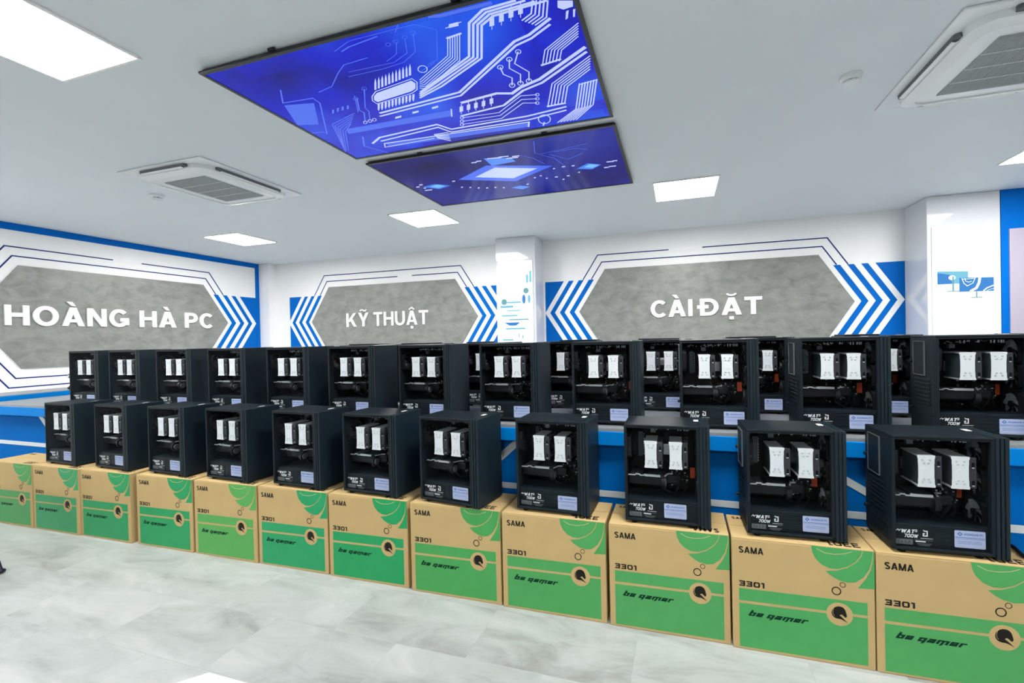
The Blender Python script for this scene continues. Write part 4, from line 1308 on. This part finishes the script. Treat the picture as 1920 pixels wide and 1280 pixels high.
    for z in (.250, .262, .312, .324):
        cb.tube(spline([(.107, .06, z), (.107, .130, z), (.13, .150, .278), (.18, .150, .278), (.205, .130, z), (.205, .06, z)], 5), .003, SILVER, 8)
    cb = cb.build('cpu_cooler', root, smooth=40)
    for x0, x1 in ((.083, .131), (.181, .229)):
        h = MB()
        h.box(x0 + .003, x1 - .002, .013, .120, .237, .337, FIN)
        h.box(x0 - .001, x1 + .001, .0122, .122, .3365, .342, SILVER, .001)
        h.box(x0 - .001, x1 + .001, .0122, .122, .232, .2375, SILVER, .001)
        h.build('heatsink', cb)
        p_ = MB()
        p_.prism(plate_outline(x0, x1, .232, .342), .0092, .0120, PLATE_WHITE, lambda u, v, d: (u, d, v))
        for zz in (.250, .260, .315, .326):
            for q in range(2):
                cx = (x0 + x1) / 2 + (-.011 + .022 * q) * (1 if zz in (.250, .326) else .62)
                p_.cyl((cx, .0078, zz), (cx, .0096, zz), .0034, .0042, SILVER, 12)
        cx = (x0 + x1) / 2
        p_.prism(disc(cx, .287, .012), .0089, .0094, PLATE_WHITE, lambda u, v, d: (u, d, v))
        p_.build('end_plate', cb, smooth=30)
        f = MB()
        f.box(x1 + .0025, x1 + .023, .0135, .026, .235, .339, COOLER_FAN, .001)
        f.box(x1 + .004, x1 + .023, .110, .116, .235, .339, FAN_BLACK, .001)
        fan_mesh(f, (x1 + .0135, .068, .287), 'x', .043, .019, 9, COOLER_FAN, FAN_BLACK)
        for zz in (.253, .314):
            f.prism(rrect(x1 + .009, x1 + .018, zz - .009, zz + .009, .004, 4), .0126, .0137, CASE_INSIDE, lambda u, v, d: (u, d, v))
            f.box(x1 + .010, x1 + .017, .0120, .0136, zz - .011, zz - .008, DOT_LIGHT, .0005)
        f.build('cooler_fan', cb)
    # graphics card lying across the case
    g = MB()
    g.box(.010, .165, .045, .156, .150, .188, GPU_BLACK, .005)
    g.box(.165, .215, .070, .156, .152, .186, GPU_BLACK, .005)
    g = g.build('graphics_card', root)
    t = MB()
    pr = [(.011, .1885), (.040, .1885), (.043, .1925), (.056, .1925), (.059, .1885), (.075, .1885), (.078, .1935), (.140, .1935), (.140, .1960), (.076, .1960), (.073, .1915), (.061, .1915), (.058, .1960), (.041, .1960), (.038, .1915), (.011, .1915)]
    t.prism(pr, .038, .046, SILVER, lambda u, v, d: (u, d, v))
    t.prism([(.078, .1865), (.142, .1865), (.142, .1935), (.078, .1935)], .0405, .050, SILVER, lambda u, v, d: (u, d, v))
    t.strip([(.160, .052), (.166, .070), (.172, .088), (.190, .092)], .006, .187, .191, SILVER, lambda u, v, d: (u, v, d))
    for k in range(6):
        x = .020 + k * .0085
        t.box(x, x + .0035, .060, .130, .1885, .1925, CHIP_GREY)
    t.box(.090, .150, .062, .150, .1880, .1905, FIN)
    t.build('backplate_trim', g)
    for x in (.052, .122):
        f = MB()
        c = (x, .098, .1475)
        f.cyl((x, .098, .1455), (x, .098, .1515), .040, .040, FAN_BLACK, 26)
        f.cyl((x, .098, .1440), (x, .098, .1460), .014, .014, CHIP_GREY, 20)
        f.build('card_fan', g, smooth=40)
    f = MB()
    f.cyl((.146, .060, .158), (.163, .060, .158), .026, .026, FAN_BLACK, 24)
    f.cyl((.1635, .060, .158), (.166, .060, .158), .018, .016, CHIP_GREY, 24)
    f.build('fan_hub', g, smooth=40)
    # case fans
    f = MB()
    fan_mesh(f, (.016, .068, .315), 'x', .048, .022, 7, FAN_BLACK, COOLER_FAN)
    f.build('rear_fan', root)
    for z in (.345, .240, .135):
        f = MB()
        fan_mesh(f, (BX - .0085, .088, z - .005 * (z < .2)), 'x', .046, .014)
        f.build('front_fan', root)
    # cables and the orange tag
    w = MB()
    w.tube(spline([(.250, .150, .215), (.246, .115, .180), (.232, .100, .150), (.240, .110, .118), (.230, .12, .099)], 6), .004, CABLE_MAT, 8)
    w.tube(spline([(.236, .145, .195), (.225, .105, .165), (.215, .095, .140), (.205, .10, .118), (.20, .11, .099)], 6), .005, CABLE_MAT, 8)
    w.tube(spline([(.026, .150, .245), (.018, .120, .225), (.022, .110, .200), (.034, .140, .199)], 6), .003, CABLE_MAT, 8)
    w.tube(spline([(.150, .09, .150), (.158, .080, .125), (.180, .085, .112), (.195, .10, .099)], 6), .0045, CABLE_MAT, 8)
    w.build('cable_bundle', root, smooth=60)
    t = MB()
    t.box(.262, .2835, .1485, .1500, .158, .203, ORANGE)
    t.box(.268, .277, .1500, .1645, .175, .186, ORANGE)
    t.build('warning_tag', root)
    return root


case0 = make_case()
LOWER = ((-4.112, 1.846, -2.0), (-3.612, 1.850, -2.5), (-3.118, 1.850, -2.4), (-2.637, 1.852, -2.8), (-2.136, 1.850, -2.4), (-1.666, 1.846, -2.6), (-1.207, 1.838, -7.5), (-.711, 1.840, -2.0), (-.225, 1.827, 0.0), (.241, 1.815, 2.0), (.704, 1.803, 2.2))
LAB_LOW = (.178, .181, .178, .185, .186, .187, .180, .190, .156, .192, .187)
BOX_X = (-4.625, -4.149, -3.680, -3.172, -2.693, -2.217, -1.739, -1.250, -.773, -.293, .180, .650)
BOX_Y = (1.795, 1.797, 1.805, 1.815, 1.818, 1.822, 1.819, 1.811, 1.806, 1.803, 1.794, 1.792)
BW, BD, BHT = .466, .222, .424


def move_label(c, x, z=.031):
    for ch in c.children:
        if ch.name.startswith('shop_label'):
            ch.location = (x, .0128, z)


cases = []
for i, (x, y, a) in enumerate(LOWER):
    c = case0 if i == 0 else copy_tree(case0)
    c.location = (x, y, BHT)
    c.rotation_euler = (0, 0, math.radians(a))
    move_label(c, LAB_LOW[i], .031 if i != 7 else .023)
    n = ORD[i]
    where = {0: 'leftmost in the lower row', 10: 'rightmost in the lower row', 6: 'seventh from the left, turned slightly'}.get(i, '%s from the left in the lower row' % n)
    tag(c, 'black computer case on cardboard, ' + where, 'computer case', 'cases standing on the cardboard boxes')
    cases.append(c)

UPPER = (-4.412, -3.965, -3.475, -2.986, -2.483, -2.008, -1.517, -1.016, -.512, .004, .499, .984)
LAB_UP = (.172, .176, .180, .190, .185, .185, .188, .185, .185, .187, .187, .206)
for i, x in enumerate(UPPER):
    c = copy_tree(case0)
    c.location = (x, 2.122, DESK_Z)
    c.rotation_euler = (0, 0, math.radians((0, -.6, .4, -.4, .2, 0, -.8, .3, -.2, .4, .6, -.2)[i]))
    move_label(c, LAB_UP[i], .023)
    if i == 0:                                          # plugs that stick out behind the end case
        for z, mt in ((.222, SILVER), (.130, CABLE_MAT)):
            m = MB()
            m.box(-.034, -.0055, .008, .038, z - .018, z + .018, CABLE_MAT, .006)
            m.cyl((-.024, .0075, z), (-.024, .0015, z), .009, .007, mt, 16)
            m.build('cable_plug', c)
    where = 'leftmost' if i == 0 else 'rightmost' if i == 11 else ORD[i] + ' from the left'
    tag(c, 'black computer case in the desk front row, ' + where, 'computer case', 'cases in the front row on the desk')

REAR = ((-2.33, 'fifth and sixth', .066, .278), (-1.86, 'sixth', .030, .250), (-1.345, 'sixth and seventh', .012, .140), (-.80, 'seventh and eighth', .100, .320), (-.262, 'eighth and ninth', .037, .267), (.25, 'ninth and tenth', .014, .250), (.81, 'tenth and eleventh', .010, .160))
for i, (x, nm, fa, fb) in enumerate(REAR):
    c = copy_tree(case0)
    c.location = (x, 2.575, DESK_Z)
    c.rotation_euler = (0, 0, 0)
    move_label(c, .187, .023)
    f = MB()
    f.box(fa, fb, .02, CW - .015, CH + .0003, CH + .0080, CASE_BLACK, .002)
    f.build('dust_filter', c)
    lab = {0: 'black computer case farthest left in the desk back row, only its top showing', 1: 'black computer case in the back row, its raised top showing above the sixth front case'}
    tag(c, lab.get(i, 'black computer case in the desk back row, seen between the %s front cases' % (nm if i < 6 else 'eleventh and twelfth')), 'computer case', 'cases in the back row on the desk')


# ------------------------------------------------------------------ cardboard boxes
def make_carton(top_text):
    g = MB()
    g.box(0, BW, 0, BD, 0, BHT - .004, CARD, .003, 2)
    g.box(.001, BW - .001, .001, BD / 2 - .0012, BHT - .0045, BHT, CARD, .0012)     # two closed flaps
    g.box(.001, BW - .001, BD / 2 + .0012, BD - .001, BHT - .0045, BHT, CARD, .0012)

    def F(u, v, d):
        return (u, -.0001 - d, v)
    H = BHT

    def fr(x, y):                       # (photo-free) face fractions: x from the left edge, y down from the top edge
        return (x * BW, H * (1 - y))
    t = .0003
    # green bands with the cream line between them
    g.prism([fr(.050, .452), fr(.950, .440), fr(.950, .545), fr(.050, .561)], 0, t, CARD_GREEN, F)
    g.prism([fr(.050, .586), fr(.950, .567), fr(.950, .966), fr(.050, .978)], 0, t, CARD_GREEN, F)
    # corner leaves
    px = [[(575, 243), (583, 285), (603, 325), (640, 362), (690, 386), (740, 391), (800, 377), (850, 349), (882, 312), (892, 281)],
          [(664, 402), (700, 433), (745, 460), (800, 477), (848, 476), (897, 446), (933, 396), (950, 335), (955, 288), (896, 281), (887, 316), (853, 355), (800, 385), (735, 401)],
          [(958, 289), (954, 345), (941, 402), (910, 456), (862, 512), (964, 518), (965, 290)]]

    def q(x, y):
        top = 180 + .1141 * (x - 45)
        bot = 868 + .174 * (x - 52)
        return ((x - 45) / 920 * BW, H * (1 - max(.004, (y - top) / (bot - top))))
    for pts in px:
        g.prism([q(*p) for p in pts], 0, t, CARD_GREEN, F)
    g.strip([q(*p) for p in ((610, 262), (660, 290), (720, 300), (780, 298), (830, 285))], .0022, t, t * 1.3, CARD_LINE, F)
    # round badge with a horse-head emblem
    cu, cv = .764 * BW, H * (1 - .565)
    R = .0415
    g.prism(disc(cu, cv, R, 40), t, t * 2, CARD, F)
    horse = [(p.x, p.y) for p in spline([(-28, 43, 0), (-10, 51, 0), (14, 50, 0), (30, 38, 0), (38, 20, 0), (44, -4, 0)], 4)] + [(41, -14), (34, -17), (26, -10), (14, 0), (4, -2), (0, -8), (10, -14), (24, -26), (49, -50)]
    horse += [(p.x, p.y) for p in spline([(30, -40, 0), (8, -31, 0), (-20, -29, 0), (-40, -18, 0), (-49, 4, 0), (-44, 26, 0)], 4)]
    arcp = [(p.x, p.y) for p in spline([(-36, 34, 0), (-41, 18, 0), (-40, 0, 0), (-32, -14, 0)], 4)]
    g.prism([(cu + x * R / 80, cv + y * R / 75) for x, y in horse], t * 2, t * 3, INK, F)
    g.strip([(cu + x * R / 80, cv + y * R / 75) for x, y in arcp], .0012, t * 3, t * 3.5, CARD, F)
    for cx, cy, r, w in ((.745, .370, .0135, .0036), (.788, .312, .0085, .0020)):
        g.strip(disc(cx * BW, H * (1 - cy), r, 30), w, 0, t, INK, F, closed=True)

    def word(s, x0, x1, y0, y1, m, t_, shear=0, d=0.0, space=.11):
        w, h = (x1 - x0) * BW, (y1 - y0) * H
        a, c = x0 * BW, H * (1 - y1)
        draw_word(g, s, w, h, t_, d, d + t, m, lambda u, v, q_: F(a + u, c + v, q_), space, shear)
    word('SAMA', .052, .236, .075, .132, INK, .20)
    word('3301', .052, .240, .383, .431, INK, .23, 0, 0, .16)
    word('be gamer', .114, .533, .638, .690, INK_GREEN, .215, .42, t, .13)
    # upside-down print on the lid near the front edge
    draw_word(g, top_text, .10, .036, .22, 0, .0003, INK, lambda u, v, d: (.432 - u, .052 - v, BHT + d), .14)
    draw_word(g, 'SAMA', .07, .020, .22, 0, .0003, INK, lambda u, v, d: (.02 + u, .180 + v, BHT + d))
    return g


mesh_a = make_carton('3301').build('cardboard_box')
mesh_b = make_carton('SAMA').build('cardboard_box')
GREENS = ((62, 150, 79), (37, 148, 90), (19, 148, 86), (9, 148, 86), (79, 161, 79), (13, 150, 92), (7, 150, 86), (64, 155, 80), (69, 155, 84), (71, 155, 86), (67, 157, 86), (71, 157, 86))
used = set()
for i, (x, y) in enumerate(zip(BOX_X, BOX_Y)):
    src = mesh_b if i == 9 else mesh_a
    o = src if src not in used else src.copy()
    if src in used:
        COL.objects.link(o)
    used.add(src)
    o.location = (x, y, 0)
    g_ = lin(GREENS[i])
    o.color = (g_[0], g_[1], g_[2], 1)
    if i == 0:
        lab = 'tan and green cardboard box cut by the left photo edge, no case on it'
    elif i == 11:
        lab = 'tan and green cardboard box at the right photo edge, largest in the row'
    else:
        lab = 'tan and green cardboard box on the floor, %s from the left in its row' % ORD[i]
    tag(o, lab, 'cardboard box', 'cardboard boxes along the floor')

# black power cable behind the rightmost case
m = MB()
m.tube(spline([(1.02, 2.012, BHT + .006), (1.07, 1.985, BHT + .006), (1.112, 1.945, BHT + .006), (1.108, 1.90, BHT + .006), (1.10, 1.86, BHT + .006), (1.105, 1.82, BHT + .006)], 8), .006, CABLE_MAT, 10)
tag(m.build('power_cable', smooth=60), 'black power cable lying on the rightmost cardboard box behind its case', 'cable')

# ------------------------------------------------------------------ white table at the bottom edge and wire chair at the left edge
root = empty('work_table', (0, .1, 0))
tag(root, 'white tabletop corner at the bottom photo edge', 'table')
m = MB()
m.prism([(-.640, .345), (.75, .345), (1.1, -.35), (-1.05, -.35), (-.97, 0.0)], .715, .74, TABLE_WHITE, lambda u, v, d: (u, v, d))
m.build('tabletop', root)
for x, y in ((-.55, .25), (.62, .25), (.85, -.28), (-.9, -.28)):
    m = MB()
    m.cyl((x, y, 0), (x, y, .715), .02, .022, TABLE_WHITE, 16)
    m.build('leg', root, smooth=40)
root = empty('chair', (-3.497, 1.392, 0))
tag(root, 'dark wire-legged chair mostly beyond the left photo edge', 'chair')
m = MB()
base = [(-.45, .03, .012), (-.05, .004, .012), (-.01, -.004, .012), (.012, -.03, .012), (.16, -.40, .012)]
m.tube(spline(base, 6), .009, CHAIR_METAL, 8)
m.build('base_rail', root, smooth=60)
for p in ((.010, -.012, .014), (-.45, .03, .012), (.16, -.40, .012), (-.33, -.42, .012)):
    m = MB()
    m.tube([p, (p[0] - .20 if p[0] > -.2 else p[0] - .06, p[1] - .01, .44)], .009, CHAIR_METAL, 8)
    m.build('leg', root, smooth=60)
m = MB()
m.tube([(-.45, .03, .012), (-.33, -.42, .012)], .007, CHAIR_METAL, 8)
m.build('cross_rail', root, smooth=60)
m = MB()
m.prism(rrect(-.68, -.16, -.46, .04, .08), .44, .475, CHAIR_FABRIC, lambda u, v, d: (u, v, d))
m.build('seat', root, smooth=40)
m = MB()
m.prism(rrect(-.64, -.20, .475, .82, .10), -.47, -.44, CHAIR_FABRIC, lambda u, v, d: (u, d, v))
m.build('backrest', root, smooth=40)
